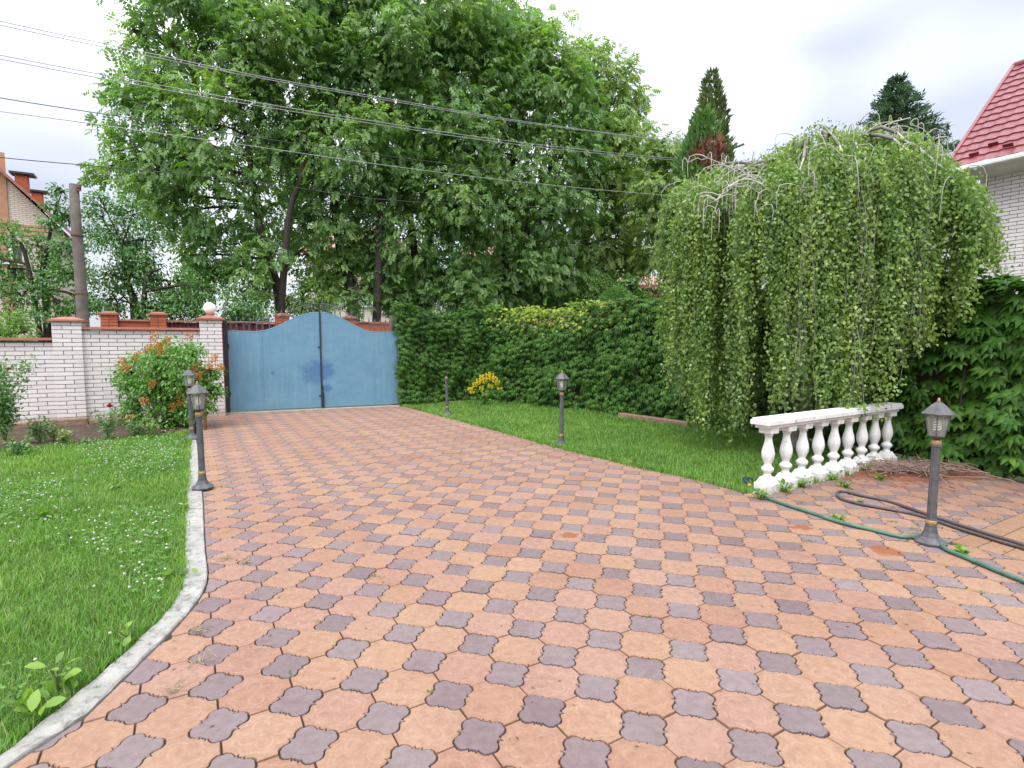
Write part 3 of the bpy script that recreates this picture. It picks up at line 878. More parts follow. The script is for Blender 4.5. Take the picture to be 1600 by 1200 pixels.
wires = [([(-260, -28), (0, 33), (200, 76), (400, 118), (600, 153), (800, 187), (1000, 214), (1122, 229)], M_WIRE, 'uppermost of the overhead wires crossing the walnut trees'),
         ([(-260, -22), (0, 39), (200, 81), (400, 121), (600, 156), (800, 189), (1000, 215), (1122, 230)], M_WIRE, 'second overhead wire from the top, running just under the uppermost'),
         ([(-260, 32), (0, 86), (200, 124), (400, 160), (600, 192), (800, 221), (1000, 243), (1122, 252)], M_WIRE, 'third overhead wire from the top, one of a close pair'),
         ([(-260, 38), (0, 92), (200, 130), (400, 165), (600, 196), (800, 225), (1000, 246), (1122, 254)], M_WIRE, 'fourth overhead wire from the top, lower one of a close pair'),
         ([(-260, 108), (0, 153), (200, 184), (400, 215), (600, 243), (800, 268), (1000, 290), (1122, 300)], M_WIREB, 'dark overhead cable below the two wire pairs'),
         ([(-260, 215), (0, 246), (200, 264), (400, 284), (600, 312), (800, 322), (1000, 331), (1122, 334)], M_WIREB, 'lowest dark overhead cable, sagging past the walnut crowns'),
         ([(-260, 140), (0, 174), (120, 190), (240, 207), (420, 232), (600, 258), (800, 283), (1000, 302), (1122, 310)], M_WIRE, 'thin pale overhead wire between the two dark cables')]
for k, (pts, mt, lb) in enumerate(wires):
    q = [on_plane(px, py, wp0) for px, py in pts]
    o = MB().tube(bez(q, 26), 0.010 if mt is M_WIREB else 0.0095, 5).build('overhead_wire', mt)
    tag(o, lb, 'wire', 'overhead wires along the street')
# ---- white brick house on the right
M_ROOF = mat_rough('red_metal_tile', (0.185, 0.046, 0.055), (0.235, 0.062, 0.072), 2.5, 0.38, 0.1, 40, spec=0.5)
M_ROOFD = mat_rough('dark_red_metal', (0.16, 0.02, 0.03), (0.20, 0.03, 0.04), 4, 0.5, 0.1, 40)
M_WHITE = mat_rough('white_plastic', (0.66, 0.66, 0.66), (0.74, 0.74, 0.73), 3, 0.5, 0.05, 30)
hC = P(1479, 266, 11.8)
house = empty('brick_house', (hC[0], hC[1], 0)); tag(house, 'white brick house with red metal tile roof behind the creeper wall', 'house')
hz = hC[2]
RUN, RISE, HL = 3.17, 2.88, 8.0
sl = np.array([*(BD[:2] * RUN), RISE]); SLN = np.linalg.norm(sl); sl = sl / SLN
nrm = np.cross(AD, sl); nrm = nrm if nrm[2] > 0 else -nrm
rows, wav = 15, 0.22
V, F = [], []
ts = []
for r in range(rows):
    a0, a1 = r / rows * SLN, (r + 1) / rows * SLN
    ts += [(a0, 0.028), (a0 + 0.45 * (a1 - a0), 0.014), (a1 - 0.004, 0.002)]
ts.append((SLN, 0.002))
nu = int(HL / wav * 6)
for a, lift in ts:
    for k in range(nu + 1):
        x = k * HL / nu
        w_ = 0.5 + 0.5 * math.cos(2 * math.pi * x / wav)
        q = AD * x + sl * (a - 0.012 * w_) + nrm * (lift + 0.022 * w_) + UP * hz
        V.append(q)
for i in range(len(ts) - 1):
    for k in range(nu):
        b = i * (nu + 1) + k
        F.append((b, b + 1, b + nu + 2, b + nu + 1))
roof = build('roof', V, F, M_ROOF, house)
# far slope, ridge, rake trim
MB().add([AD * 0 + sl * SLN + UP * hz, AD * HL + sl * SLN + UP * hz, AD * HL + BD * 2 * RUN + UP * hz, BD * 2 * RUN + UP * hz], [(0, 1, 2, 3)]).build('back_slope', M_ROOF, house)
MB().tube([-AD * 0.03 + sl * SLN + UP * (hz + 0.02), AD * HL + sl * SLN + UP * (hz + 0.02)], 0.075, 8).build('ridge_cap', M_ROOF, roof)
MB().box((sl * (SLN / 2) - AD * 0.03 + nrm * 0.01 + UP * hz), (SLN + 0.06, 0.07, 0.11), np.array([sl, AD, nrm])).build('rake_trim', M_ROOF, roof)
for px, py in ((1553, 229), (1576, 231), (1523, 245), (1486, 270)):
    d_ = ray(px, py); o_ = np.array([0, 0, CAMH]) - np.array([hC[0], hC[1], hz])
    t = -(nrm @ o_) / (nrm @ d_); q = o_ + t * d_ + UP * hz
    MB().box(q + nrm * 0.06, (0.16, 0.03, 0.08), np.array([AD, sl, nrm])).build('snow_stop', M_ROOFD, roof)
# eave: fascia gutter and soffit, then wall set back under the overhang
OV = 0.52
MB().box(AD * (HL / 2) + UP * (hz - 0.035) - BD * 0.02, (HL, 0.09, 0.085), np.array([AD, BD, UP])).tube([AD * 0 - BD * 0.05 + UP * (hz - 0.06), AD * HL - BD * 0.05 + UP * (hz - 0.06)], 0.055, 8).build('gutter', M_WHITE, house)
MB().add([AD * 0 + UP * (hz - .085) + BD * .03, AD * HL + UP * (hz - .085) + BD * .03, AD * HL + BD * OV + UP * (hz - .22), BD * OV + UP * (hz - .22)], [(0, 1, 2, 3)]).build('soffit', M_WHITE, house)
wz = hz - 0.21
u_s = 0.40
Lw = HL - u_s
HWD = 2 * RUN - 2 * OV
AXH = np.array([AD, BD, UP])
MB().box(AD * (u_s + Lw / 2) + BD * (OV + HWD / 2 + 0.012) + UP * (wz / 2), (Lw - 0.02, HWD, wz), AXH).build('wall_core', M_MORTAR, house)
MB().add([AD * u_s + BD * (OV + 0.012) + UP * wz, AD * u_s + BD * (OV + HWD) + UP * wz, AD * u_s + BD * RUN + UP * (hz + RISE - 0.25)], [(0, 1, 2)]).build('gable', M_WBRICK, house)
ME_HB = brick_mesh('house_brick', BL, 0.05, BH, M_WBRICK)
row = 0
z = wz - 0.075
fv, fF, fR = [], [], []
while z > 1.75:
    x = u_s - (0.13 if row % 2 else 0)
    while x < u_s + 4.6:
        a = max(x, u_s); L_ = x + BL - a
        if L_ > 0.03:
            q = AD * a + BD * (OV - 0.0) + UP * z
            if a < u_s + 1.62:
                ob = obj('brick', ME_HB, None, house, (q[0], q[1], z), math.atan2(AD[1], AD[0]))
                if L_ < BL - 1e-4: ob.scale = (L_ / BL, 1, 1)
            else:
                b0 = len(fv)
                for dx, dz in ((0.002, 0.002), (L_ - .002, 0.002), (L_ - .002, BH - .002), (0.002, BH - .002)):
                    fv.append(q + AD * dx + UP * dz)
                for dx, dz in ((0.0, 0.0), (L_, 0.0), (L_, BH), (0.0, BH)):
                    fv.append(q + AD * dx + UP * dz + BD * 0.02)
                fF += [(b0, b0 + 1, b0 + 2, b0 + 3)] + [(b0 + k, b0 + 4 + k, b0 + 4 + (k + 1) % 4, b0 + (k + 1) % 4) for k in range(4)]
                fR += [random.random()] * 5
        x += BL + JT
    z -= BH + JT; row += 1
o = build('bricks_beyond', fv, fF, M_WBRICK, house); o['kind'] = 'stuff'
a_ = o.data.attributes.new('rnd', 'FLOAT', 'FACE'); a_.data.foreach_set('value', fR)
# ---- pale brick gable house behind the left trees
def mat_brickwork(name, c1, c2, mortar, scale=1.0):
    t = NT(name)
    br = t.n('TexBrick'); br.offset = 0.5
    br.inputs['Color1'].default_value = c1 + (1,); br.inputs['Color2'].default_value = c2 + (1,); br.inputs['Mortar'].default_value = mortar + (1,)
    br.inputs['Scale'].default_value = scale; br.inputs['Mortar Size'].default_value = 0.012
    br.inputs['Brick Width'].default_value = 0.26; br.inputs['Row Height'].default_value = 0.085
    sp = t.n('SeparateXYZ'); t.link(t.objc(), sp.inputs[0])
    cb = t.n('CombineXYZ'); t.link(sp.outputs['X'], cb.inputs['X']); t.link(sp.outputs['Z'], cb.inputs['Y'])
    t.link(cb.outputs[0], br.inputs['Vector'])
    t.principled(br.outputs['Color'], 0.9, None, 0, 0.3)
    return t.m
M_PALEBR = mat_brickwork('pale_brickwork', (0.58, 0.48, 0.43), (0.66, 0.57, 0.52), (0.30, 0.24, 0.21))
M_GLASS = mat_rough('window_glass', (0.05, 0.06, 0.07), (0.08, 0.09, 0.10), 2, 0.12, 0, 1, spec=0.7)
M_TAN = mat_rough('tan_brick', (0.40, 0.20, 0.13), (0.48, 0.26, 0.17), 4, 0.9, 0.2, 40)
l0 = P(40, 400, 25.0); l0[2] = 0
lh = empty('gable_house', l0, YAW); tag(lh, 'pale brick gable house with brown eaves and chimneys behind the fruit trees', 'house')
def lp(px, py):
    q = on_plane(px, py, l0) - l0; return (float(q @ BD), float(q[2]))
ax_, az_ = lp(-30, 236); ex_, ez_ = lp(84, 338)
wx = 2 * ax_ - ex_
DEP = 7.0
build('wall', [(wx, 0, 0), (ex_ - 0.2, 0, 0), (ex_ - 0.2, 0, ez_ - 0.1), (ax_, 0, az_ - 0.15), (wx, 0, ez_ - 0.1), (wx, DEP, 0), (ex_ - 0.2, DEP, 0), (ex_ - 0.2, DEP, ez_ - .1), (ax_, DEP, az_ - .15), (wx, DEP, ez_ - .1)],
      [(0, 1, 2, 3, 4), (1, 6, 7, 2), (5, 0, 4, 9), (9, 8, 7, 6, 5)], M_PALEBR, lh)
rl = MB()
for sx in (ex_ + 0.15, wx - 0.15):
    sg = 1 if sx > ax_ else -1
    ezz = ez_ - 0.12
    rl.add([(ax_, -0.45, az_), (sx, -0.45, ezz), (sx, DEP, ezz), (ax_, DEP, az_), (ax_, -0.45, az_ - .16), (sx, -0.45, ezz - .16), (sx, DEP, ezz - .16), (ax_, DEP, az_ - .16)],
           [(0, 1, 2, 3), (7, 6, 5, 4), (0, 4, 5, 1), (1, 5, 6, 2), (2, 6, 7, 3)])
lroof = rl.build('roof', M_COPE, lh)
for (p1, p2, yy) in (((27, 300), (43, 277), 2.2), ((52, 318), (66, 304), 4.2)):
    k = 1.0
    a, b = [(float((q_ - l0) @ BD), float(q_[2])) for q_ in (on_plane(*p1, l0 - AD * yy), on_plane(*p2, l0 - AD * yy))]
    cx, w_ = (a[0] + b[0]) / 2 * k, abs(b[0] - a[0]) * 1.1
    MB().box((cx, yy, (b[1] * k + a[1] - 1.2) / 2), (w_, w_, b[1] * k - a[1] + 1.2)).build('chimney', M_RBRICK, lroof)
    MB().box((cx + 0.05, yy, b[1] * k + 0.10), (w_ * 2.0, w_ * 1.5, 0.10)).build('chimney_cap', M_IRON, lroof)
    for sx in (-.3, .3): MB().box((cx + sx * w_, yy, b[1] * k + 0.03), (0.05, 0.05, 0.12)).build('cap_leg', M_IRON, lroof)
w1, w2 = lp(-22, 408), lp(37, 384)
win = MB().box(((w1[0] + w2[0]) / 2, 0.05, (w1[1] + w2[1]) / 2), (w2[0] - w1[0], 0.1, w2[1] - w1[1])).build('window', M_GLASS, lh)
for fx in (0.0, 0.33, 0.66, 1.0):
    MB().box((w1[0] + (w2[0] - w1[0]) * fx, -0.03, (w1[1] + w2[1]) / 2), (0.13, 0.08, w2[1] - w1[1] + 0.1)).build('window_frame', M_WHITE, win)
MB().box(((w1[0] + w2[0]) / 2, -0.03, w1[1] - 0.05), (w2[0] - w1[0] + 0.2, 0.16, 0.08)).build('sill', M_WHITE, win)
for py in (352, 358, 366): 
    zz = lp(30, py)[1]
    MB().box(((ex_ + wx) / 2, -0.02, zz), (ex_ - wx - 0.4, 0.06, 0.09)).build('brick_band', M_TAN, lh)
q0 = lp(3, 300)[0]
MB().box((q0, -0.02, (az_ - 1.3 + 2.0) / 2 + 1), (0.35, 0.06, az_ - 2.6)).build('pilaster', M_TAN, lh)
# ---- pale houses glimpsed behind the walnut trees
M_PLASTER = mat_rough('pale_plaster', (0.52, 0.49, 0.43), (0.62, 0.59, 0.53), 1.5, 0.9, 0.2, 20)
M_BROOF = mat_rough('old_pink_roof', (0.36, 0.20, 0.17), (0.46, 0.28, 0.23), 3, 0.8, 0.3, 30)
def far_house(px0, px1, pyt, Y, label, roofm, windows, wallm=M_PLASTER, rise=2.2):
    a, b = P(px0, pyt, Y), P(px1, pyt, Y)
    W, Hh, D = b[0] - a[0], a[2], 7.0
    h = empty('plastered_house', ((a[0] + b[0]) / 2, Y, 0)); tag(h, label, 'house')
    MB().box((0, D / 2, Hh / 2), (W, D, Hh)).build('wall', wallm, h)
    e = 0.5
    MB().add([(-W / 2 - e, -e, Hh - .02), (W / 2 + e, -e, Hh - .02), (W / 2 + e, D + e, Hh - .02), (-W / 2 - e, D + e, Hh - .02), (-W / 2 + 1.5, D / 2, Hh + rise), (W / 2 - 1.5, D / 2, Hh + rise)],
             [(0, 1, 5, 4), (1, 2, 5), (2, 3, 4, 5), (3, 0, 4), (3, 2, 1, 0)]).build('roof', roofm, h)
    MB().box((0, -e + 0.03, Hh - 0.1), (W + 2 * e, 0.06, 0.2)).build('fascia', M_COPE, h)
    for (wx_, wz_, ww, wh) in windows:
        w = MB().box((wx_, 0.02, wz_), (ww, 0.08, wh)).build('window', M_GLASS, h)
        MB().box((wx_, -0.05, wz_), (0.07, 0.06, wh)).box((wx_ - ww / 2, -0.05, wz_), (0.08, 0.06, wh + .1)).box((wx_ + ww / 2, -0.05, wz_), (0.08, 0.06, wh + .1)).box((wx_, -0.05, wz_ + wh / 2), (ww, 0.06, 0.08)).build('window_frame', M_WHITE, w)
        MB().box((wx_, -0.06, wz_ - wh / 2 - .05), (ww + 0.2, 0.16, 0.08)).build('sill', M_WHITE, w)
    return h
far_house(478, 622, 392, 34.0, 'pale plastered house seen between the trunks above the gate', M_BROOF, [(-1.6, 4.4, 1.1, 1.4), (1.2, 4.4, 1.1, 1.4), (-1.6, 2.0, 1.1, 1.4), (1.2, 2.0, 1.1, 1.4)])
far_house(722, 872, 402, 34.0, 'pale plastered house seen through the trunks above the creeper hedge', M_BROOF, [(-2.3, 3.3, 0.9, 1.4), (0.3, 3.3, 1.1, 1.4), (2.2, 3.3, 0.9, 1.4)])
M_BROWNPL = mat_rough('brown_plaster', (0.20, 0.095, 0.055), (0.27, 0.13, 0.08), 2, 0.9, 0.2, 20)
far_house(915, 1045, 446, 31.0, 'small brown house with old pinkish roof behind the clipped bush', M_BROOF, [(-0.6, 2.4, 0.7, 0.9)], M_BROWNPL, 1.4)
# ================================================================== LAMPS, BALUSTRADE, HOSES, SMALL THINGS
def copy_tree(o, parent=None):
    c = o.copy(); COL.objects.link(c); c.parent = parent
    for ch in list(o.children): copy_tree(ch, c)
    return c
def mat_lamp():
    t = NT('patinated_lamp_paint'); p = t.objc()
    c = t.mix(t.ramp(t.noise(14, 5, 0.65, p), [(0.35, 0.0), (0.7, 1.0)]), (0.058, 0.058, 0.066), (0.120, 0.117, 0.127))
    c = t.mix(t.ramp(t.noise(60, 4, 0.7, p), [(0.60, 0.0), (0.72, 0.6)]), c, (0.27, 0.25, 0.24))
    t.principled(c, 0.55, t.bump(t.noise(90, 3, 0.6, p), 0.25, 0.002), 0.15, 0.5)
    return t.m
M_LAMP = mat_lamp()
M_GOLD = mat_rough('worn_gold_paint', (0.28, 0.165, 0.07), (0.40, 0.26, 0.12), 40, 0.5, 0.2, 120, metal=0.3, space='obj')
def mat_pane():
    t = NT('lantern_glass')
    tr = t.n('BsdfTransparent'); tr.inputs['Color'].default_value = (0.90, 0.91, 0.90, 1)
    g = t.n('BsdfPrincipled'); g.inputs['Base Color'].default_value = (0.60, 0.60, 0.58, 1); g.inputs['Roughness'].default_value = 0.12
    m = t.n('MixShader'); m.inputs['Fac'].default_value = 0.26
    t.link(tr.outputs[0], m.inputs[1]); t.link(g.outputs[0], m.inputs[2]); t.link(m.outputs[0], t.out.inputs['Surface'])
    return t.m
M_PANE = mat_pane()
M_BULB = mat_rough('white_bulb', (0.80, 0.80, 0.76), (0.86, 0.86, 0.82), 4, 0.3, 0, 1)
def lamp_post(lantern, spiral=False):
    r = empty('path_lamp')
    # base plate and flare (octagonal)
    MB().lathe([(0.104, 0.0), (0.106, 0.014), (0.092, 0.024), (0.060, 0.05), (0.044, 0.085), (0.036, 0.13)], 8, rot=math.pi / 8).build('base', M_LAMP, r)
    MB().lathe([(0.034, 0.13), (0.038, 0.136), (0.034, 0.142)], 16).build('lower_ring', M_LAMP, r, True)
    MB().lathe([(0.032, 0.142), (0.036, 0.150), (0.036, 0.168), (0.032, 0.176)], 16).build('lower_collar', M_GOLD, r, True)
    q, f = [], []                                             # fluted shaft
    nf = 24
    for z, rr in ((0.176, 0.0345), (0.19, 0.031), (0.45, 0.030), (0.70, 0.0285), (0.725, 0.031)):
        for k in range(nf):
            rad = rr * (1.0 if k % 2 else 0.90)
            q.append((rad * math.cos(2 * math.pi * k / nf), rad * math.sin(2 * math.pi * k / nf), z))
    for i in range(4):
        for k in range(nf): f.append((i * nf + k, i * nf + (k + 1) % nf, (i + 1) * nf + (k + 1) % nf, (i + 1) * nf + k))
    MB().add(q, f).build('shaft', M_LAMP, r)
    MB().lathe([(0.031, 0.725), (0.034, 0.732), (0.031, 0.738)], 16).build('upper_ring', M_LAMP, r, True)
    MB().lathe([(0.029, 0.738), (0.033, 0.745), (0.033, 0.768), (0.028, 0.776)], 16).build('upper_collar', M_GOLD, r, True)
    if not lantern:
        MB().lathe([(0.020, 0.776), (0.020, 0.79), (0.006, 0.80)], 10).build('stub', M_LAMP, r)
        MB().tube([(0, 0, 0.79), (0.004, 0, 0.83), (-0.006, 0.003, 0.86)], 0.004, 5).build('wire_end', M_IRON, r)
        return r
    MB().lathe([(0.016, 0.776), (0.024, 0.785), (0.045, 0.800), (0.058, 0.806), (0.058, 0.812)], 6, rot=math.pi / 6).build('cup', M_LAMP, r)
    z0, z1, r0, r1 = 0.812, 0.968, 0.056, 0.086
    for k in range(6):
        a, b = math.pi / 6 + k * math.pi / 3, math.pi / 6 + (k + 1) * math.pi / 3
        pa0, pa1 = np.array([r0 * math.cos(a), r0 * math.sin(a), z0]), np.array([r1 * math.cos(a), r1 * math.sin(a), z1])
        pb0, pb1 = np.array([r0 * math.cos(b), r0 * math.sin(b), z0]), np.array([r1 * math.cos(b), r1 * math.sin(b), z1])
        MB().tube([pa0, pa1], 0.0042, 4).build('rib', M_LAMP, r)
        s = 0.97
        build('pane', [pa0 * [s, s, 1], pb0 * [s, s, 1], pb1 * [s, s, 1], pa1 * [s, s, 1]], [(0, 1, 2, 3)], M_PANE, r)
    MB().lathe([(0.090, 0.966), (0.112, 0.968), (0.113, 0.974), (0.098, 0.986), (0.074, 1.010), (0.050, 1.034), (0.028, 1.050), (0.012, 1.058)], 6, rot=math.pi / 6).build('roof', M_LAMP, r)
    MB().lathe([(0.010, 1.056), (0.014, 1.064), (0.008, 1.070), (0.011, 1.078), (0.003, 1.088)], 10).build('finial', M_GOLD, r, True)
    if spiral:
        MB().tube([(0.021 * math.cos(q_), 0.021 * math.sin(q_), 0.845 + 0.085 * q_ / (9 * math.pi)) for q_ in np.linspace(0, 9 * math.pi, 64)], 0.0052, 6).build('bulb', M_BULB, r, True)
    else:
        MB().lathe([(0.014, 0.84), (0.022, 0.86), (0.024, 0.89), (0.022, 0.925), (0.010, 0.945)], 12).build('bulb', M_BULB, r, True)
    MB().lathe([(0.020, 0.812), (0.020, 0.838), (0.016, 0.845)], 12).build('socket', M_LAMP, r, True)
    return r
grp = 'garden lamps along the paving'
lp1 = lamp_post(True, True)
lp1.location = G(1453, 848); lp1.rotation_euler = (0, 0.004, 0.35); tag(lp1, 'grey garden lamp with spiral bulb, standing over the green hose', 'lamp', grp)
lp2 = lamp_post(True, False)
lp2.location = G(877, 697); lp2.rotation_euler = (0, 0.004, 0.2); tag(lp2, 'grey garden lamp on the lawn edge, in front of the long hedge', 'lamp', grp)
lp3 = copy_tree(lp2); lp3.location = G(317, 765) + UP * 0.016; lp3.rotation_euler = (0, -0.008, 0.6); tag(lp3, 'dark garden lamp standing on the middle of the kerb by the clover lawn', 'lamp', grp)
lp4 = copy_tree(lp2); lp4.location = G(300, 687) + UP * 0.016; lp4.rotation_euler = (0, 0.0, 0.1); tag(lp4, 'garden lamp at the end of the kerb, in front of the orange tipped shrub', 'lamp', grp)
lp5 = lamp_post(False); lp5.name = 'lamp_stump'; lp5.location = G(699, 648); lp5.rotation_euler = (0, -0.02, 0.3); tag(lp5, 'bare lamp post without its lantern at the lawn corner near the gate', 'lamp post')

# ---- balustrade
def mat_bal():
    t = NT('white_painted_concrete'); p = t.pos()
    c = t.mix(t.ramp(t.noise(6, 5, 0.6, p), [(0.3, 0.0), (0.7, 1.0)]), (0.66, 0.655, 0.65), (0.80, 0.80, 0.80))
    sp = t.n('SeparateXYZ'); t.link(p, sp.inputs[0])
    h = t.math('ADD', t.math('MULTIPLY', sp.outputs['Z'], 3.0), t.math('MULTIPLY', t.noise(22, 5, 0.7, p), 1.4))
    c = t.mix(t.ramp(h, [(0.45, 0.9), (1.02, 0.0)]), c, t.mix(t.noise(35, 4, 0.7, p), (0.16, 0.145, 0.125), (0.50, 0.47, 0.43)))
    c = t.mix(t.ramp(t.noise(30, 6, 0.7, p), [(0.66, 0.0), (0.74, 0.7)]), c, (0.28, 0.26, 0.23))
    ms = t.n('Mapping'); ms.inputs['Scale'].default_value = (26, 26, 3.0); t.link(p, ms.inputs['Vector'])
    c = t.mix(t.ramp(t.noise(1.0, 5, 0.65, ms.outputs[0]), [(0.52, 0.0), (0.70, 0.55)]), c, (0.40, 0.385, 0.34))
    c = t.mix(t.ramp(t.noise(11, 6, 0.72, p), [(0.60, 0.0), (0.68, 0.8)]), c, (0.34, 0.325, 0.29))
    t.principled(c, 0.65, t.bump(t.noise(38, 6, 0.72, p), 0.6, 0.006), 0, 0.35)
    return t.m
M_BAL = mat_bal()
bdv = bal_b - bal_a; BLn = float(np.linalg.norm(bdv)); bdv /= BLn
bal = empty('balustrade', bal_a, math.atan2(bdv[1], bdv[0])); tag(bal, 'white concrete balustrade with nine turned balusters under the weeping birch', 'balustrade')
prof = [(0.047, 0.150), (0.040, 0.160), (0.034, 0.175), (0.036, 0.190), (0.052, 0.208), (0.061, 0.228), (0.055, 0.246), (0.040, 0.258), (0.034, 0.270), (0.036, 0.285), (0.048, 0.315), (0.059, 0.350), (0.062, 0.385), (0.057, 0.425), (0.046, 0.465), (0.037, 0.505), (0.033, 0.545), (0.034, 0.560), (0.042, 0.566), (0.042, 0.578), (0.036, 0.584), (0.046, 0.592)]
me_shaft = MB().lathe(prof, 20).mesh('baluster_shaft', M_BAL, True)
pl = MB().box((0, 0, 0.035), (0.178, 0.178, 0.11)).box((0, 0, 0.121), (0.158, 0.158, 0.062), taper=0.60); me_pl = pl.mesh('plinth_block', M_BAL)
me_cap = MB().box((0, 0, 0.618), (0.135, 0.135, 0.054)).box((0, 0, 0.595), (0.115, 0.115, 0.012)).mesh('cap_block', M_BAL)
for k in range(9):
    x = 0.02 + (BLn - 0.02) * k / 8
    b = empty('baluster', (x, random.uniform(-.006, .006), 0), random.uniform(-.06, .06)); b.parent = bal
    for nm, me in (('turned_shaft', me_shaft), ('plinth', me_pl), ('cap', me_cap)):
        o = obj(nm, me, None, b)
        if nm != 'turned_shaft':
            m = o.modifiers.new('bevel', 'BEVEL'); m.width = 0.005; m.segments = 2
rl = MB().box((BLn / 2 + 0.0, 0, 0.664), (BLn + 0.20, 0.15, 0.034)).box((BLn / 2, 0, 0.705), (BLn + 0.28, 0.205, 0.048)).box((BLn / 2, 0, 0.738), (BLn + 0.26, 0.18, 0.018)).build('handrail', M_BAL, bal, bevel=0.006)
# ---- hoses
def mat_hose(name, a, b):
    t = NT(name); p = t.pos()
    c = t.mix(t.ramp(t.noise(9, 4, 0.6, p), [(0.35, 0.0), (0.7, 1.0)]), a, b)
    t.principled(c, 0.45, t.bump(t.noise(150, 2, 0.5, p), 0.15, 0.001), 0, 0.5)
    return t.m
M_GREENH = mat_hose('green_hose', (0.045, 0.115, 0.085), (0.085, 0.175, 0.130))
M_DARKH = mat_hose('dark_hose', (0.060, 0.045, 0.050), (0.110, 0.085, 0.090))
hr = 0.0155
gpts = [G(*p) + UP * hr for p in ((1172, 762), (1190, 776), (1222, 789), (1262, 802), (1310, 818), (1360, 830), (1412, 842), (1440, 848), (1476, 860), (1520, 879), (1560, 896), (1612, 917), (1680, 950))]
for k in range(6, 9): gpts[k] = gpts[k] + np.array([0, 0, 0.0])
gh = empty('garden_hose', gpts[0] - UP * hr); tag(gh, 'green garden hose lying across the paving from the balustrade past the lamp', 'hose')
base = np.array(gh.location)
# the hose passes behind the lamp foot
gp_ = [np.array(p) - base for p in gpts]
lamp_xy = np.array(lp1.location)
for k, p in enumerate(gp_):
    d = p[:2] + base[:2] - lamp_xy[:2]
    if np.hypot(*d) < 0.13: gp_[k] = np.array([*(lamp_xy[:2] + np.array([0.09, 0.105]) - base[:2]), hr])
MB().tube(bez(gp_, 90), hr, 10).build('tube', M_GREENH, gh, True)
M_BLUEP = mat_hose('dark_blue_plastic', (0.015, 0.035, 0.065), (0.03, 0.06, 0.10)); M_YELP = mat_hose('yellow_plastic', (0.62, 0.36, 0.03), (0.70, 0.42, 0.06))
c0 = gp_[0]; dr = gp_[0] - gp_[1]; dr /= np.linalg.norm(dr)
MB().tube([c0 - dr * 0.01, c0 + dr * 0.03], 0.021, 10).build('coupling', M_YELP, gh, True)
MB().tube([c0 + dr * 0.03, c0 + dr * 0.06 + UP * .006, c0 + dr * 0.12 + UP * .02, c0 + dr * 0.17 + UP * .03], [0.019, 0.024, 0.020, 0.028], 10).build('spray_nozzle', M_BLUEP, gh, True)
MB().tube([c0 + dr * 0.06 + UP * 0.02, c0 + dr * 0.10 + np.array([.03, .03, .055]), c0 + dr * 0.03 + np.array([.05, .05, .05])], 0.011, 8).build('trigger', M_BLUEP, gh, True)
dpt = [(1680, 890), (1610, 858), (1560, 842), (1500, 823), (1440, 803), (1390, 786), (1345, 776), (1318, 770), (1308, 773), (1316, 782), (1350, 791), (1400, 800), (1440, 809), (1500, 829), (1560, 848), (1610, 864), (1680, 896)]
dh = empty('doubled_hose', G(1310, 774)); tag(dh, 'dark grey doubled hose with a loop end behind the garden lamp', 'hose')
base = np.array(dh.location)
MB().tube(bez([G(*p) + UP * 0.014 - base for p in dpt], 120), 0.0135, 10).build('tube', M_DARKH, dh, True)
# ---- heap of cut twigs beside the hedge
M_TWIG = mat_rough('dry_twig', (0.16, 0.105, 0.085), (0.27, 0.19, 0.155), 12, 0.9, 0.3, 60)
hp = G(1440, 752)
heap_poly = [(hp[0] + 1.25 * math.cos(a) * (1 + .2 * math.sin(3 * a)), hp[1] + 0.30 + 0.78 * math.sin(a) * (1 + .2 * math.cos(2 * a))) for a in np.linspace(0, 2 * math.pi, 26)[:-1]]
dust = bumpy('brick_dust', heap_poly, -0.010, 0.0065, 0.03, M_REDSOIL, lambda X, Y: 0.050 * np.exp(-(((X - hp[0] - .05) / .62) ** 2 + ((Y - hp[1] - .42) / .36) ** 2)) + 0.006 * np.sin(X * 9) * np.sin(Y * 11))
dust['kind'] = 'structure'
heap = empty('twig_heap', (hp[0], hp[1], 0)); tag(heap, 'heap of dry cut twigs on red soil below the creeper', 'twigs')
for k in range(150):
    a = random.gauss(0.15, 0.55) + (math.pi if random.random() < .5 else 0)
    L = random.uniform(0.2, 0.62)
    c = np.array([random.gauss(0.10, 0.26), random.gauss(0.30, 0.13), 0.05 + random.uniform(0, 0.07)])
    d = np.array([math.cos(a), math.sin(a), random.uniform(-.10, .16)])
    pts = [c - d * L / 2, c - d * L * .15 + np.array([0, 0, random.uniform(0, .03)]), c + d * L * .2, c + d * L / 2 + np.array([random.uniform(-.05, .05), random.uniform(-.05, .05), random.uniform(-.03, .05)])]
    for p in pts: p[2] = max(p[2], 0.012)
    MB().tube(pts, [0.006, 0.005, 0.004, 0.0025], 4).build('twig', M_TWIG, heap)
for a, b, c in (((1422, 700), (1436, 730), (1455, 745)), ((1465, 752), (1480, 774), (1492, 766)), ((1470, 728), (1520, 745), (1560, 752)), ((1395, 708), (1420, 716), (1450, 722)), ((1560, 760), (1580, 766), (1610, 772))):
    q = [G(*p) - np.array([hp[0], hp[1], 0]) + UP * 0.02 for p in (a, b, c)]; q[0] = q[0] + UP * 0.06; q[1] = q[1] + UP * 0.08
    MB().tube(bez(q, 8), [0.009, .009, .008, .008, .007, .006, .005, .004], 5).build('stick', M_TWIG, heap)
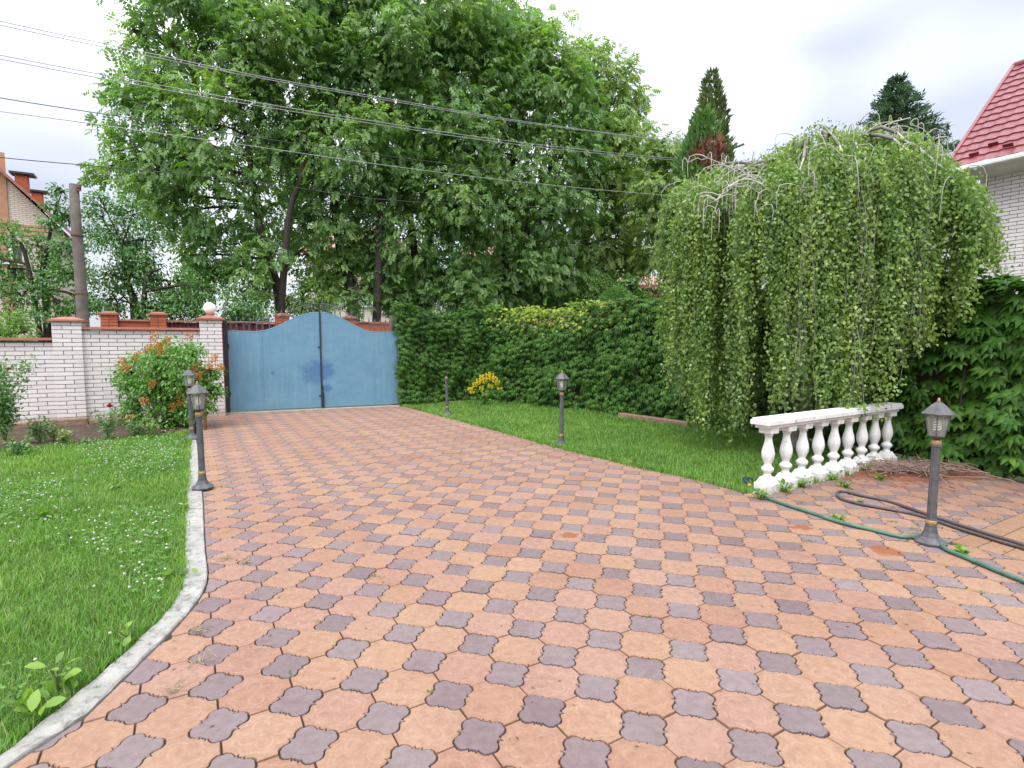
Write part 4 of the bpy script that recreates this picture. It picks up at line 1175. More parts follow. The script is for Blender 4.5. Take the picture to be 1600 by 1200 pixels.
# ---- dry weeds lying on the paving
M_DRY = mat_rough('dry_weed', (0.22, 0.165, 0.10), (0.34, 0.27, 0.17), 30, 0.95, 0.2, 60)
for (px, py, sz, lb) in ((314, 1034, 0.075, 'dry tangled weed clump on a grey paver near the kerb bend'), (272, 1080, 0.07, 'small dry weed clump on a peach paver near the kerb'), (312, 986, 0.06, 'dead weed tuft beside a pale grey paver'), (355, 874, 0.06, 'dark dry weed sprig lying against the straight kerb'), (384, 880, 0.075, 'dry weed sprig spread over a grey paver near the kerb'), (1253, 786, 0.12, 'dry leaf litter behind the green hose'), (1424, 828, 0.14, 'dry yellowish litter between hose and lamp foot')):
    c = G(px, py)
    m = MB()
    for k in range(46):
        a = random.uniform(0, 2 * math.pi); rr = sz * abs(random.gauss(0, .55))
        p0 = np.array([rr * math.cos(a) * 1.3, rr * math.sin(a), 0.004 + random.uniform(0, .012)])
        b = random.uniform(0, 2 * math.pi); L = random.uniform(.012, .04)
        m.tube([p0, p0 + np.array([math.cos(b), math.sin(b), random.uniform(-.05, .5)]) * L], [0.0018, 0.0008], 3, False)
    o = m.build('dry_weeds', M_DRY); o.location = c; tag(o, lb, 'dry weeds', 'dry weed scraps on the paving')
# ================================================================== PLANTS
def unit(a): return a / (np.linalg.norm(a, axis=-1, keepdims=True) + 1e-9)
def frames(axis, nrm):
    y = unit(axis); x = unit(np.cross(y, nrm)); z = np.cross(x, y)
    return np.stack([x, y, z], 1)
def inst(T, F, pos, R, sc):
    T = np.asarray(T, np.float32); F = np.asarray(F, np.int32)
    n, k = len(pos), len(T)
    V = np.asarray(pos, np.float32)[:, None, :] + np.asarray(sc, np.float32).reshape(n, 1, 1) * np.einsum('kj,nji->nki', T, R.astype(np.float32))
    FF = F[None] + (np.arange(n, dtype=np.int32) * k)[:, None, None]
    return V.reshape(-1, 3), FF.reshape(-1, F.shape[1])
def rdir(n): return unit(RNG.normal(size=(n, 3)))
LEAF_T = [(0, 0, 0), (-.27, .42, .07), (0, 1, -.10), (.27, .42, .07)]
LEAF_F = [(0, 3, 2), (0, 2, 1)]
SLIM_T = [(0, 0, 0), (-.17, .45, .05), (0, 1, -.12), (.17, .45, .05)]
OVAL_T = [(0, 0, 0), (-.20, .22, .03), (-.30, .50, .05), (-.20, .80, 0), (0, 1, -.12), (.20, .80, 0), (.30, .50, .05), (.20, .22, .03), (0, .5, -.02)]
OVAL_F = [(8, 0, 7), (8, 7, 6), (8, 6, 5), (8, 5, 4), (8, 4, 3), (8, 3, 2), (8, 2, 1), (8, 1, 0)]
BIRCH_T = [(0, 0, 0), (-.40, .34, .05), (0, 1, -.08), (.40, .34, .05)]
def frond_template(pairs=3, L=0.44, w=0.145):
    T, F = [], []
    def leaflet(b, ax, side):
        ax = np.array(ax) / np.linalg.norm(ax); x = np.cross(ax, [0, 0, 1]); x /= np.linalg.norm(x)
        k = len(T)
        T.extend([b, b + ax * L * .45 - x * w * .9 + np.array([0, 0, .03]), b + ax * L + np.array([0, 0, -.09]), b + ax * L * .45 + x * w * .9 + np.array([0, 0, .03])])
        F.extend([(k, k + 3, k + 2), (k, k + 2, k + 1)])
    for p in range(pairs):
        y = 0.22 + 0.6 * p / max(1, pairs - 1) * 0.85
        b = np.array([0, y, -0.10 * y * y])
        for s in (-1, 1): leaflet(b, (s * .9, .55, -.22), s)
    leaflet(np.array([0, .84, -.08]), (0, 1, -.25), 0)
    return np.array(T), np.array(F)
FROND_T, FROND_F = frond_template()
def palm_template(wk=1.0, droop=1.0):
    T, F = [], []
    for an, L in ((-78, .66), (-39, .92), (0, 1.0), (39, .92), (78, .66)):
        a = math.radians(an)
        ax = np.array([math.sin(a), math.cos(a), 0]); x = np.array([math.cos(a), -math.sin(a), 0])
        k = len(T); w = .205 * wk * (0.9 + .1 * L)
        T.extend([np.zeros(3), ax * L * .40 - x * w + np.array([0, 0, -.02]), ax * L * .62 - x * w * .85 + np.array([0, 0, -.07]), ax * L + np.array([0, 0, -.20]), ax * L * .62 + x * w * .85 + np.array([0, 0, -.07]), ax * L * .40 + x * w + np.array([0, 0, -.02]), ax * L * .55 + np.array([0, 0, .02])])
        F.extend([(k, k + 6, k + 1), (k + 1, k + 6, k + 2), (k + 2, k + 6, k + 3), (k + 3, k + 6, k + 4), (k + 4, k + 6, k + 5), (k + 5, k + 6, k)])
    return np.array(T), np.array(F)
PALM_T, PALM_F = palm_template(0.86)
PALMS_T, PALMS_F = palm_template(0.66)
PALMS_T = PALMS_T * np.array([1, 1, 1.6])

M_BARK = mat_rough('dark_bark', (0.030, 0.024, 0.020), (0.070, 0.056, 0.046), 7, 0.95, 0.7, 30, bdist=0.02)
M_WALNUT = mat_leaf('walnut_leaf', [(0.0, (0.083, 0.177, 0.064)), (0.45, (0.144, 0.264, 0.086)), (0.8, (0.227, 0.352, 0.109)), (1.0, (0.346, 0.448, 0.144))], 0.42, 0.42, patch=(0.45, 0.55))
M_WALNUT2 = mat_leaf('pale_walnut_leaf', [(0.0, (0.123, 0.219, 0.061)), (0.5, (0.198, 0.306, 0.080)), (1.0, (0.312, 0.393, 0.108))], 0.42, 0.34, patch=(0.5, 0.5))
M_FRUIT = mat_leaf('fruit_tree_leaf', [(0.0, (0.056, 0.154, 0.043)), (0.5, (0.098, 0.234, 0.066)), (1.0, (0.198, 0.342, 0.099))], 0.42, 0.28, patch=(0.8, 0.4))
M_LIGHTG = mat_leaf('light_green_leaf', [(0.0, (0.080, 0.190, 0.030)), (0.5, (0.130, 0.260, 0.045)), (1.0, (0.200, 0.330, 0.070))], 0.45, 0.35)
M_BIRCH = mat_leaf('birch_leaf', [(0.0, (0.084, 0.167, 0.047)), (0.4, (0.154, 0.252, 0.070)), (0.75, (0.232, 0.336, 0.082)), (0.95, (0.359, 0.444, 0.124)), (1.0, (0.501, 0.503, 0.186))], 0.38, 0.34, patch=(7.0, 0.55, (1, 1, 0.12)))
M_CREEP = mat_leaf('creeper_leaf', [(0.0, (0.028, 0.087, 0.015)), (0.5, (0.048, 0.125, 0.020)), (0.9, (0.084, 0.178, 0.026)), (1.0, (0.132, 0.228, 0.034))], 0.42, 0.22, patch=(1.0, 0.3), spec=0.18, use_obj=True)
M_CREEPY = mat_leaf('yellowing_creeper_leaf', [(0.0, (0.127, 0.258, 0.034)), (0.6, (0.287, 0.383, 0.044)), (1.0, (0.507, 0.484, 0.058))], 0.4, 0.3)
M_THUJA = mat_leaf('thuja_spray', [(0.0, (0.057, 0.098, 0.027)), (0.6, (0.097, 0.145, 0.038)), (1.0, (0.151, 0.189, 0.049))], 0.6, 0.12, patch=(1.5, 0.4))
M_THUJA2 = mat_leaf('bright_thuja_spray', [(0.0, (0.056, 0.140, 0.031)), (0.6, (0.091, 0.210, 0.042)), (1.0, (0.140, 0.273, 0.059))], 0.6, 0.15, patch=(1.5, 0.4))
M_DEAD = mat_leaf('dead_spray', [(0.0, (0.13, 0.050, 0.035)), (1.0, (0.26, 0.115, 0.070))], 0.8, 0.1, (1, .8, .6))
M_SPRUCE = mat_leaf('spruce_needles', [(0.0, (0.050, 0.108, 0.057)), (0.6, (0.086, 0.160, 0.088)), (1.0, (0.147, 0.225, 0.128))], 0.55, 0.1, patch=(2.0, 0.4))

def place_base(p):
    q = np.array(p, float); q[2] = -0.1; return q
def limb_pts(a, b, n=6, bow=0.12):
    a, b = np.asarray(a, float), np.asarray(b, float)
    L = np.linalg.norm(b - a)
    mid = (a + b) / 2 + np.array([random.uniform(-1, 1), random.uniform(-1, 1), random.uniform(0.1, 1.0)]) * L * bow
    return bez([a, mid, b], n)
def make_tree(name, label, cat, group, Y, trunks, blobs, kind='frond', leafmat=None, dens=1.0, dz=0.8, sub=16, lsz=0.34, r0=0.22, sparse=0.42):
    """trunks: pixel paths from the foot up; blobs: (px, py, radius px[, distance offset])"""
    base = place_base(P(trunks[0][0][0], trunks[0][0][1], Y))
    root = empty(name, (base[0], base[1], 0)); tag(root, label, cat, group)
    org = np.array([base[0], base[1], 0.0])
    wood = MB(); nodes = []
    for tk, path in enumerate(trunks):
        pts = [P(px, py, Y + 0.25 * math.sin(3 * tk + q)) for q, (px, py) in enumerate(path)]
        pts[0] = place_base(pts[0])
        pts = bez(pts, 4 * len(pts))
        rr = r0 * (1.0 if tk == 0 else 0.75)
        rad = [rr * (1.15 - 0.85 * q / (len(pts) - 1)) for q in range(len(pts))]; rad[0] *= 1.35
        wood.tube([p - org for p in pts], rad, 8)
        nodes += [(p, r_) for p, r_ in zip(pts[len(pts) // 3:], rad[len(pts) // 3:])]
    twig = MB()
    PP, AX, NN = [], [], []
    for bb in blobs:
        px, py, rp = bb[:3]
        Yb = Y + (bb[3] if len(bb) > 3 else random.uniform(-dz, dz))
        c = P(px, py, Yb); R = rp * Yb / FPX
        # limb from the trunk node that lies lower and nearest
        best = min(nodes, key=lambda nd: np.linalg.norm(nd[0] - c) + (2.5 if nd[0][2] > c[2] else 0))
        lr = min(best[1] * 0.7, 0.03 + 0.035 * R)
        lpnts = limb_pts(best[0], c + (c - best[0]) * 0.15, 7)
        wood.tube([p - org for p in lpnts], [lr * (1 - 0.11 * q) for q in range(7)], 6)
        dirs = rdir(sub); dirs[:, 2] = dirs[:, 2] * 0.9 + 0.12
        sc_ = c + unit(dirs) * R * RNG.uniform(0.45, 0.92, (sub, 1)) * np.array([1, 0.85, 0.9])
        area = math.pi * R * R
        nl = int(dens * area * (85 if kind == 'frond' else 1500 * (0.08 / lsz) ** 2))
        per = RNG.multinomial(nl, RNG.dirichlet(np.full(sub, 4.0)))
        for s_, m in zip(sc_, per):
            if random.random() < 0.6:
                q = lpnts[random.choice((3, 4, 5, 6))]
                twig.tube([p - org for p in limb_pts(q, s_, 4)], [0.028, 0.02, 0.013, 0.007], 4, False)
            if m == 0: continue
            off = np.clip(RNG.normal(size=(m, 3)), -1.9, 1.9) * R * sparse * np.array([.62, .55, .46])
            p = s_ + off
            PP.append(p)
            out = unit(p - c)
            AX.append(unit(out * 0.8 + RNG.normal(size=(m, 3)) * 0.55 + np.array([0, 0, -0.75])))
            NN.append(unit(out * 0.4 + RNG.normal(size=(m, 3)) * 0.45 + np.array([0, 0, 0.9])))
    PP, AX, NN = np.concatenate(PP), np.concatenate(AX), np.concatenate(NN)
    Rm = frames(AX, NN)
    sc = RNG.uniform(0.6, 1.35, len(PP)) * lsz
    if kind == 'frond': V, F = inst(FROND_T, FROND_F, PP - org, Rm, sc)
    else: V, F = inst(LEAF_T, LEAF_F, PP - org, Rm, sc)
    wood.build('trunk', M_BARK, root, True)
    twig.build('twigs', M_BARK, root)['kind'] = 'stuff'
    np_mesh('crown', V, F, leafmat or M_WALNUT, root)
    return root
WG = 'walnut trees across the street'
make_tree('walnut_tree', 'tall walnut tree with a single leaning trunk, nearest to the utility pole', 'tree', WG, 20.0,
          [[(440, 505), (436, 470), (425, 420), (405, 350), (396, 290), (385, 220), (370, 140)], [(425, 420), (450, 350), (470, 280), (480, 200)]],
          [(300, 20, 78), (262, 92, 66), (345, 105, 82), (240, 165, 62), (320, 200, 80), (205, 238, 52), (330, 432, 36), (385, 425, 36), (300, 452, 32), (400, 455, 28), (270, 262, 66), (350, 285, 70), (300, 330, 58), (250, 312, 44), (395, 190, 75), (400, 60, 80), (345, -40, 90), (265, -30, 62), (390, 345, 46), (345, 395, 42), (175, 268, 30), (215, 130, 30), (228, 60, 34), (420, 395, 34), (300, 400, 30)], dens=0.62, r0=0.17)
make_tree('walnut_tree', 'tall walnut tree with two dark stems rising above the blue gate', 'tree', WG, 21.5,
          [[(556, 505), (550, 460), (540, 420), (528, 370), (520, 290), (515, 200), (510, 110)], [(584, 505), (590, 450), (593, 390), (596, 320), (604, 240), (612, 150)]],
          [(455, 40, 86), (540, 25, 86), (480, 125, 88), (570, 130, 84), (450, 210, 72), (535, 230, 84), (470, 285, 66), (560, 305, 62), (515, 350, 52), (455, 345, 42), (500, -50, 90), (610, 60, 70), (610, 300, 60), (575, 385, 44), (470, 400, 34), (520, 412, 40), (545, 440, 34), (600, 440, 36), (500, 450, 26), (560, 470, 24), (618, 470, 24)], dens=0.68)
make_tree('walnut_tree', 'broad walnut tree with a straight dark trunk behind the round end of the hedge', 'tree', WG, 23.0,
          [[(667, 500), (668, 450), (668, 400), (672, 340), (690, 275), (700, 200), (705, 110)], [(668, 400), (640, 330), (630, 260), (640, 170)]],
          [(640, 10, 76), (715, 35, 80), (655, 105, 82), (730, 125, 84), (640, 200, 80), (715, 215, 86), (655, 300, 74), (720, 310, 80), (640, 375, 60), (705, 395, 66), (680, -55, 84), (760, 60, 56), (600, 415, 44), (655, 430, 44), (740, 430, 50), (690, 455, 40), (630, 460, 36), (735, 465, 36)], dens=0.72)
make_tree('walnut_tree', 'walnut tree with low sweeping boughs over the middle of the hedge', 'tree', WG, 24.5,
          [[(790, 500), (790, 450), (789, 400), (792, 330), (802, 250), (806, 170), (806, 100)], [(789, 400), (830, 330), (860, 260), (880, 190)]],
          [(770, 15, 60), (795, 75, 76), (845, 85, 54), (785, 160, 82), (865, 160, 66), (800, 245, 84), (870, 250, 76), (785, 330, 76), (860, 340, 78), (800, 410, 66), (870, 415, 62), (740, 350, 56), (885, 105, 44), (835, 45, 36), (775, 455, 42), (840, 455, 44), (810, 478, 30)], dens=0.72)
make_tree('walnut_tree', 'paler walnut tree at the end of the row, beside the conifers', 'tree', WG, 26.5,
          [[(905, 500), (908, 440), (915, 380), (925, 300), (930, 220), (935, 150)]],
          [(925, 125, 50), (900, 190, 62), (958, 165, 48), (940, 235, 70), (985, 215, 36), (925, 310, 72), (975, 300, 44), (930, 385, 66), (972, 375, 50), (905, 440, 52), (995, 150, 22), (980, 110, 18), (905, 90, 34), (960, 420, 40), (985, 270, 30), (985, 350, 34), (1000, 400, 30), (930, 470, 30)], dens=0.72, leafmat=M_WALNUT2)
make_tree('bushy_tree', 'loose green tree standing between the walnut row and the tall conifer', 'tree', None, 24.0,
          [[(1040, 500), (1040, 420), (1036, 340), (1040, 250)]], [(1040, 225, 32), (1020, 250, 34), (1062, 245, 30), (1030, 295, 40), (1064, 295, 34), (1020, 345, 38), (1060, 350, 36), (1005, 310, 26), (1030, 400, 40)], dens=1.0, leafmat=M_WALNUT2, lsz=0.30, r0=0.14)
FG = 'small fruit trees behind the street wall'
make_tree('fruit_tree', 'dark small leaved fruit tree between the utility pole and the leaning walnut', 'tree', FG, 17.0,
          [[(212, 505), (210, 480), (204, 455), (196, 420), (190, 380)], [(206, 465), (228, 445), (250, 420)]],
          [(165, 345, 34), (205, 335, 30), (180, 385, 42), (225, 375, 38), (240, 415, 40), (165, 430, 40), (205, 430, 36), (270, 440, 36), (185, 468, 34), (240, 470, 38), (290, 470, 34), (320, 455, 28), (155, 310, 18), (320, 490, 26), (270, 490, 30)], kind='leaf', leafmat=M_FRUIT, lsz=0.105, dens=0.62, r0=0.13, dz=0.5, sub=12)
make_tree('fruit_tree', 'loose fruit tree hiding the pale gable house', 'tree', FG, 16.0,
          [[(70, 505), (72, 470), (66, 430), (75, 380), (88, 320)], [(66, 430), (40, 400), (15, 380)]],
          [(94, 298, 15), (88, 322, 18), (110, 345, 24), (75, 350, 18), (20, 370, 26), (60, 385, 28), (105, 385, 30), (20, 420, 30), (65, 425, 34), (115, 430, 34), (35, 465, 38), (85, 470, 38), (125, 475, 32), (-20, 400, 40), (-10, 460, 40)], kind='leaf', leafmat=M_FRUIT, lsz=0.105, dens=0.62, r0=0.10, dz=0.4, sub=12)
SG = 'shrubs beyond the street'
for px, py, rp, Y, lm, lb in ((14, 508, 34, 14.0, M_LIGHTG, 'light green shrub behind the low wall section at the pale fence posts'), (472, 462, 36, 20.5, M_LIGHTG, 'light green young tree seen above the gate leaf next to the globe lamp'), (640, 462, 44, 25.5, M_WALNUT, 'dark shrub between the trunks above the round hedge end'),
                             (845, 458, 46, 27.0, M_WALNUT, 'dark shrub behind the yellowing part of the hedge'), (930, 452, 40, 25.0, M_WALNUT, 'dark shrub beside the clipped bush'), (380, 478, 40, 19.0, M_FRUIT, 'dark shrub behind the white globe lamp'), (745, 468, 36, 27.5, M_WALNUT, 'dark shrub in front of the pale house wall'), (985, 448, 26, 16.5, M_FRUIT, 'loose shrub hiding the pinkish roof beside the birch')):
    make_tree('leafy_shrub', lb, 'shrub', SG, Y, [[(px, 512), (px + 2, py + 15), (px - 2, py)]],
              [(px, py, rp * .8), (px - rp * .6, py + 14, rp * .6), (px + rp * .6, py + 12, rp * .62), (px + 4, py + 30, rp * .7)], kind='leaf', leafmat=lm, lsz=0.12, dens=0.75, r0=0.06, dz=0.3, sub=10)

# ---- conifers
def conifer(name, label, apex, Y, half_w, py_w, mat, n, dead=None, lump=0.12, zbot=0.2):
    a = P(*apex, Y); b = P(apex[0], py_w, Y)
    w = half_w * Y / FPX; k = w / (a[2] - b[2])
    root = empty(name, (a[0], Y, 0)); tag(root, label, 'conifer', 'conifers behind the birch')
    Hh = a[2]
    t = RNG.uniform(0, 1, n) ** 0.65                        # more towards the foot
    z = Hh - t * (Hh - zbot)
    rad = np.minimum(w * ((Hh - z) / (a[2] - b[2])) ** 0.60 + 0.015, w * 1.2)
    th = RNG.uniform(0, 2 * math.pi, n)
    rad = rad * (1 + lump * np.sin(th * 5 + z * 3.1) + lump * np.sin(th * 3 - z * 5.3)) * RNG.uniform(0.72, 1.05, n)
    p = np.stack([rad * np.cos(th), rad * np.sin(th), z], 1)
    out = np.stack([np.cos(th), np.sin(th), np.zeros(n)], 1)
    ax = unit(out * 0.55 + RNG.normal(size=(n, 3)) * 0.25 + np.array([0, 0, 0.95]))
    nn = unit(np.cross(ax, RNG.normal(size=(n, 3))))
    sc = RNG.uniform(0.12, 0.24, n)
    MB().tube([(0, 0, -0.1), (0, 0, Hh * 0.95)], [0.12, 0.015], 8).build('trunk', M_BARK, root, True)
    sel = np.zeros(n, bool)
    if dead:
        for (px, py, rp) in dead:
            q = P(px, py, Y); q = q - np.array([a[0], Y, 0])
            sel |= ((p[:, 0] - q[0]) ** 2 + (p[:, 2] - q[2]) ** 2 < (rp * Y / FPX) ** 2) & (p[:, 1] < 0.15)
    V, F = inst(SLIM_T, LEAF_F, p[~sel], frames(ax, nn)[~sel], sc[~sel]); np_mesh('crown', V, F, mat, root)
    if sel.any():
        V, F = inst(SLIM_T, LEAF_F, p[sel] * [1, 1, 1], frames(ax, nn)[sel], sc[sel]); o = np_mesh('dead_patch', V, F, M_DEAD, root); o['label'] = 'withered red brown patch'
    return root
conifer('columnar_conifer', 'tall dark columnar conifer with a pointed top', (1113, 114), 15.5, 29, 262, M_THUJA, 15000)
conifer('columnar_conifer', 'brighter green columnar conifer with a withered brown patch', (1099, 172), 14.2, 29, 246, M_THUJA2, 12000, dead=[(1103, 243, 20), (1098, 262, 20), (1085, 250, 12)])
# spruce
sa = P(1402, 120, 16.0)
spr = empty('spruce_tree', (sa[0], 16.0, 0)); tag(spr, 'blue green spruce top beside the red roof', 'conifer', 'conifers behind the birch')
w_ = MB().tube([(0, 0, -0.1), (0, 0, sa[2])], [0.14, 0.008], 8)
pp, aa = [], []
for z in np.arange(sa[2] - 0.12, 2.2, -0.15):
    L = 0.10 + (sa[2] - z) * 0.58
    L = min(L, 2.0)
    for k in range(9):
        th = random.uniform(0, 2 * math.pi); l2 = L * random.uniform(0.75, 1.05)
        d = np.array([math.cos(th), math.sin(th), random.uniform(-.05, .25)])
        e = np.array([0, 0, z]) + d * l2
        w_.tube([(0, 0, z), e], [0.012, 0.004], 3, False)
        m = int(30 + 100 * l2)
        t = RNG.uniform(0.12, 1.05, m)[:, None]
        q = np.array([0, 0, z]) + d * l2 * t + RNG.normal(size=(m, 3)) * 0.035
        pp.append(q); aa.append(unit(d + RNG.normal(size=(m, 3)) * 0.55 + np.array([0, 0, 0.35])))
pp, aa = np.concatenate(pp), np.concatenate(aa)
w_.build('trunk', M_BARK, spr)
V, F = inst(SLIM_T, LEAF_F, pp, frames(aa, rdir(len(aa))), RNG.uniform(0.08, 0.15, len(pp))); np_mesh('needles', V, F, M_SPRUCE, spr)
# clipped dome bush behind the hedge
tp = P(963, 452, 12.2)
top_ = empty('clipped_bush', (tp[0], 12.2, 0)); tag(top_, 'clipped dome topped evergreen bush peeping over the hedge', 'shrub')
n = 5200
th, t = RNG.uniform(0, 2 * math.pi, n), RNG.uniform(0, 1, n)
Hh, Wd = tp[2], 0.46
z = np.where(t < .55, Hh - 0.55 * (1 - np.sqrt(1 - (t / .55) ** 2 * .999)), Hh - 0.55 - (t - .55) / .45 * (Hh - 0.65))
r = np.where(t < .55, Wd * t / .55 * 1.0, Wd)
p = np.stack([r * np.cos(th), r * np.sin(th), z], 1) + RNG.normal(size=(n, 3)) * 0.012
nn = unit(np.stack([np.cos(th) * np.minimum(1, t / .5), np.sin(th) * np.minimum(1, t / .5), np.maximum(0.05, 1 - t / .55)], 1))
V, F = inst(LEAF_T, LEAF_F, p, frames(unit(nn + RNG.normal(size=(n, 3)) * .5), rdir(n)), RNG.uniform(0.035, 0.06, n)); np_mesh('crown', V, F, M_THUJA2, top_)
MB().tube([(0, 0, -.1), (0, 0, Hh * .8)], [0.05, 0.03], 6).build('trunk', M_BARK, top_)

# ---- creeper grown walls
M_OLDWALL = mat_rough('old_garden_wall', (0.09, 0.075, 0.06), (0.16, 0.13, 0.11), 3, 0.95, 0.5, 40)
def creeper(name, label, line, per_m2, heights, yellow=None, singles=0, wlabel='', sz=(0.095, 0.150), slim=False):
    PT, PF = (PALMS_T, PALMS_F) if slim else (PALM_T, PALM_F)
    line = [np.asarray(p, float) for p in line]
    seg = [np.linalg.norm(b - a) for a, b in zip(line[:-1], line[1:])]
    cum = np.concatenate([[0], np.cumsum(seg)]); L = cum[-1]
    org = line[0].copy()
    wall = empty('garden_wall', org); tag(wall, wlabel, 'wall')
    root = empty(name, org); tag(root, label, 'creeper', 'creepers covering the garden walls')
    nrm_s = []
    for a, b in zip(line[:-1], line[1:]):
        e = (b - a) / np.linalg.norm(b - a); nn_ = np.array([-e[1], e[0], 0])
        if nn_ @ (np.array([0, 0, 0]) - (a + b) / 2) < 0: nn_ = -nn_
        nrm_s.append(nn_)
        hh = heights(cum[len(nrm_s) - 1]) - 0.12
        MB().box((a + b) / 2 - nn_ * 0.36 + UP * (hh / 2) - org, (np.linalg.norm(b - a) + 0.05, 0.2, hh), np.array([e, nn_, UP])).build('wall_body', M_OLDWALL, wall)
    def at(s):
        i = np.clip(np.searchsorted(cum, s, 'right') - 1, 0, len(seg) - 1)
        A_ = np.array(line)[i]; B_ = np.array(line)[i + 1]; t = ((s - cum[i]) / np.array(seg)[i])[:, None]
        return A_ + (B_ - A_) * t, np.array(nrm_s)[i]
    n = int(L * 2.2 * per_m2)
    s = RNG.uniform(0, L, n)
    p, nn_ = at(s)
    hs = np.array([heights(q) for q in s]); 
    z = RNG.uniform(0.03, 1, n) ** 0.9 * hs
    bil = 0.07 * np.sin(s * 3.7 + z * 1.3) + 0.06 * np.sin(s * 7.9 - z * 4.1) + 0.05 * np.sin(z * 6.5 + s * 1.9)
    depth = RNG.uniform(-0.22, 0.06, n) + bil
    topz = hs - z
    depth -= 0.10 * np.exp(-topz / 0.10)                      # rounded shoulder
    p = p + nn_ * depth[:, None] + UP * z[:, None]
    lat = np.cross(nn_, UP)
    tilt = RNG.normal(size=(n, 1)) * 0.55
    ax = unit(-UP * 0.80 + nn_ * RNG.uniform(0.35, 1.0, (n, 1)) + lat * tilt + RNG.normal(size=(n, 3)) * 0.12)
    nv = unit(nn_ * 0.62 + UP * RNG.uniform(0.45, 1.1, (n, 1)) + RNG.normal(size=(n, 3)) * 0.25)
    # shoots over the top of the wall
    m = int(L * per_m2 * 0.42)
    s2 = RNG.uniform(0, L, m); q, n2 = at(s2); h2 = np.array([heights(v) for v in s2])
    q = q - n2 * RNG.uniform(-0.05, 0.42, (m, 1)) + UP * (h2 + RNG.normal(size=m) * 0.05 + 0.02)[:, None]
    ax2 = unit(RNG.normal(size=(m, 3)) * [1, 1, .4] + n2 * 0.7 + UP * 0.05); nv2 = unit(UP + RNG.normal(size=(m, 3)) * 0.35)
    s = np.concatenate([s, s2]); p = np.concatenate([p, q]); ax = np.concatenate([ax, ax2]); nv = np.concatenate([nv, nv2]); depth = np.concatenate([depth, np.full(m, 0.02)])
    sc = RNG.uniform(*sz, len(p))
    yel = np.zeros(len(p), bool)
    if yellow is not None: yel = yellow(p) > RNG.uniform(0, 1, len(p))
    R = frames(ax, nv)
    used = np.zeros(len(p), bool)
    if singles:
        dcam = np.linalg.norm(p - np.array([0, 0, CAMH]), axis=1)
        px = 800 + FPX * p[:, 0] / np.maximum(0.3, p[:, 1])
        score = dcam - depth * 4 + np.where(px < 1640, 0, 50)
        pick = np.argsort(score)[:singles]
        used[pick] = True
        me = bpy.data.meshes.new('creeper_leaf'); me.from_pydata([tuple(map(float, v)) for v in PALM_T], [], [tuple(map(int, f)) for f in PALM_F]); me.update(); me.materials.append(M_CREEP)
        for k in pick:
            o = bpy.data.objects.new('leaf', me); COL.objects.link(o); o.parent = root
            M4 = Matrix.Identity(4)
            for r_ in range(3):
                for c_ in range(3): M4[r_][c_] = float(R[k][c_][r_] * sc[k])
                M4[r_][3] = float((p[k] - org)[r_])
            o.matrix_local = M4
    keep = ~used & ~yel
    V, F = inst(PT, PF, p[keep] - org, R[keep], sc[keep]); o = np_mesh('foliage', V, F, M_CREEP, root); o['kind'] = 'stuff'
    if yel.any():
        V, F = inst(PT, PF, p[yel] - org, R[yel], sc[yel] * 0.62); o = np_mesh('yellowing_foliage', V, F, M_CREEPY, root); o['kind'] = 'stuff'; o['label'] = 'yellow green young creeper shoots'
    stem = MB()
    for k in range(int(L * 2.5)):
        s0 = np.array([random.uniform(0, L)]); q, n_ = at(s0); q, n_ = q[0], n_[0]
        lt = np.cross(n_, UP)
        stem.tube([q - org - n_ * .10, q - org - n_ * .08 + lt * random.uniform(-.2, .2) + UP * .7, q - org - n_ * .08 + lt * random.uniform(-.4, .4) + UP * 1.5, q - org - n_ * .1 + lt * random.uniform(-.6, .6) + UP * 2.0], [0.014, 0.011, 0.008, 0.005], 4, False)
    stem.build('stems', M_BARK, root)['kind'] = 'stuff'
    return root
creeper('wall_creeper', 'large leaved dark green creeper on the wall behind the twig heap', hedge_base[0:5], 250, lambda s: 2.17 + 0.04 * math.sin(s * 2.1) + 0.03 * math.sin(s * 5.3), None, 290, 'old garden wall under the large leaved creeper', (0.125, 0.185))
def yel(p):
    px = 800 + FPX * p[:, 0] / p[:, 1]
    return np.where(p[:, 2] > 1.72, 0.97 * np.exp(-((px - 838) / 75) ** 2) * np.clip((p[:, 2] - 1.65) / 0.4, 0, 1) + 0.3 * np.exp(-((px - 930) / 60) ** 2), 0)
def h_long(s):
    return 2.22 + 0.05 * math.sin(s * 1.7 + 1) + 0.04 * math.sin(s * 4.3)
creeper('wall_creeper', 'long dark green creeper hedge with a yellowing crest along the lawn', hedge_base[4:], 430, h_long, yel, 0, 'old garden wall under the long creeper hedge', (0.085, 0.135), True)
def h_short(s):
    return 2.07 + 0.24 * math.exp(-((s - 0.25) / 0.38) ** 2) + 0.16 * math.exp(-((s - 2.1) / 0.4) ** 2)
creeper('wall_creeper', 'short creeper hedge with a rounded end against the blue gate', [gate_r - gd * 0.10 + AD * 0.16, (gate_r + hedge_base[-1]) / 2 + AD * 0.05, hedge_base[-1] + BD * 0.3], 460, h_short, None, 0, 'white wall end under the creeper beside the gate', (0.075, 0.12), True)
# low edging under the hedge where the lawn ends
e0, e1 = G(968, 652), G(1078, 668)
ed = e1 - e0; el = np.linalg.norm(ed); ed /= el
o = MB().box((e0 + e1) / 2 + UP * 0.03, (el, 0.12, 0.13), np.array([ed, np.cross(UP, ed), UP])).build('hedge_edging', M_STONE, None, bevel=0.015); tag(o, 'low brown edging stone between the long hedge and the lawn', 'stone')

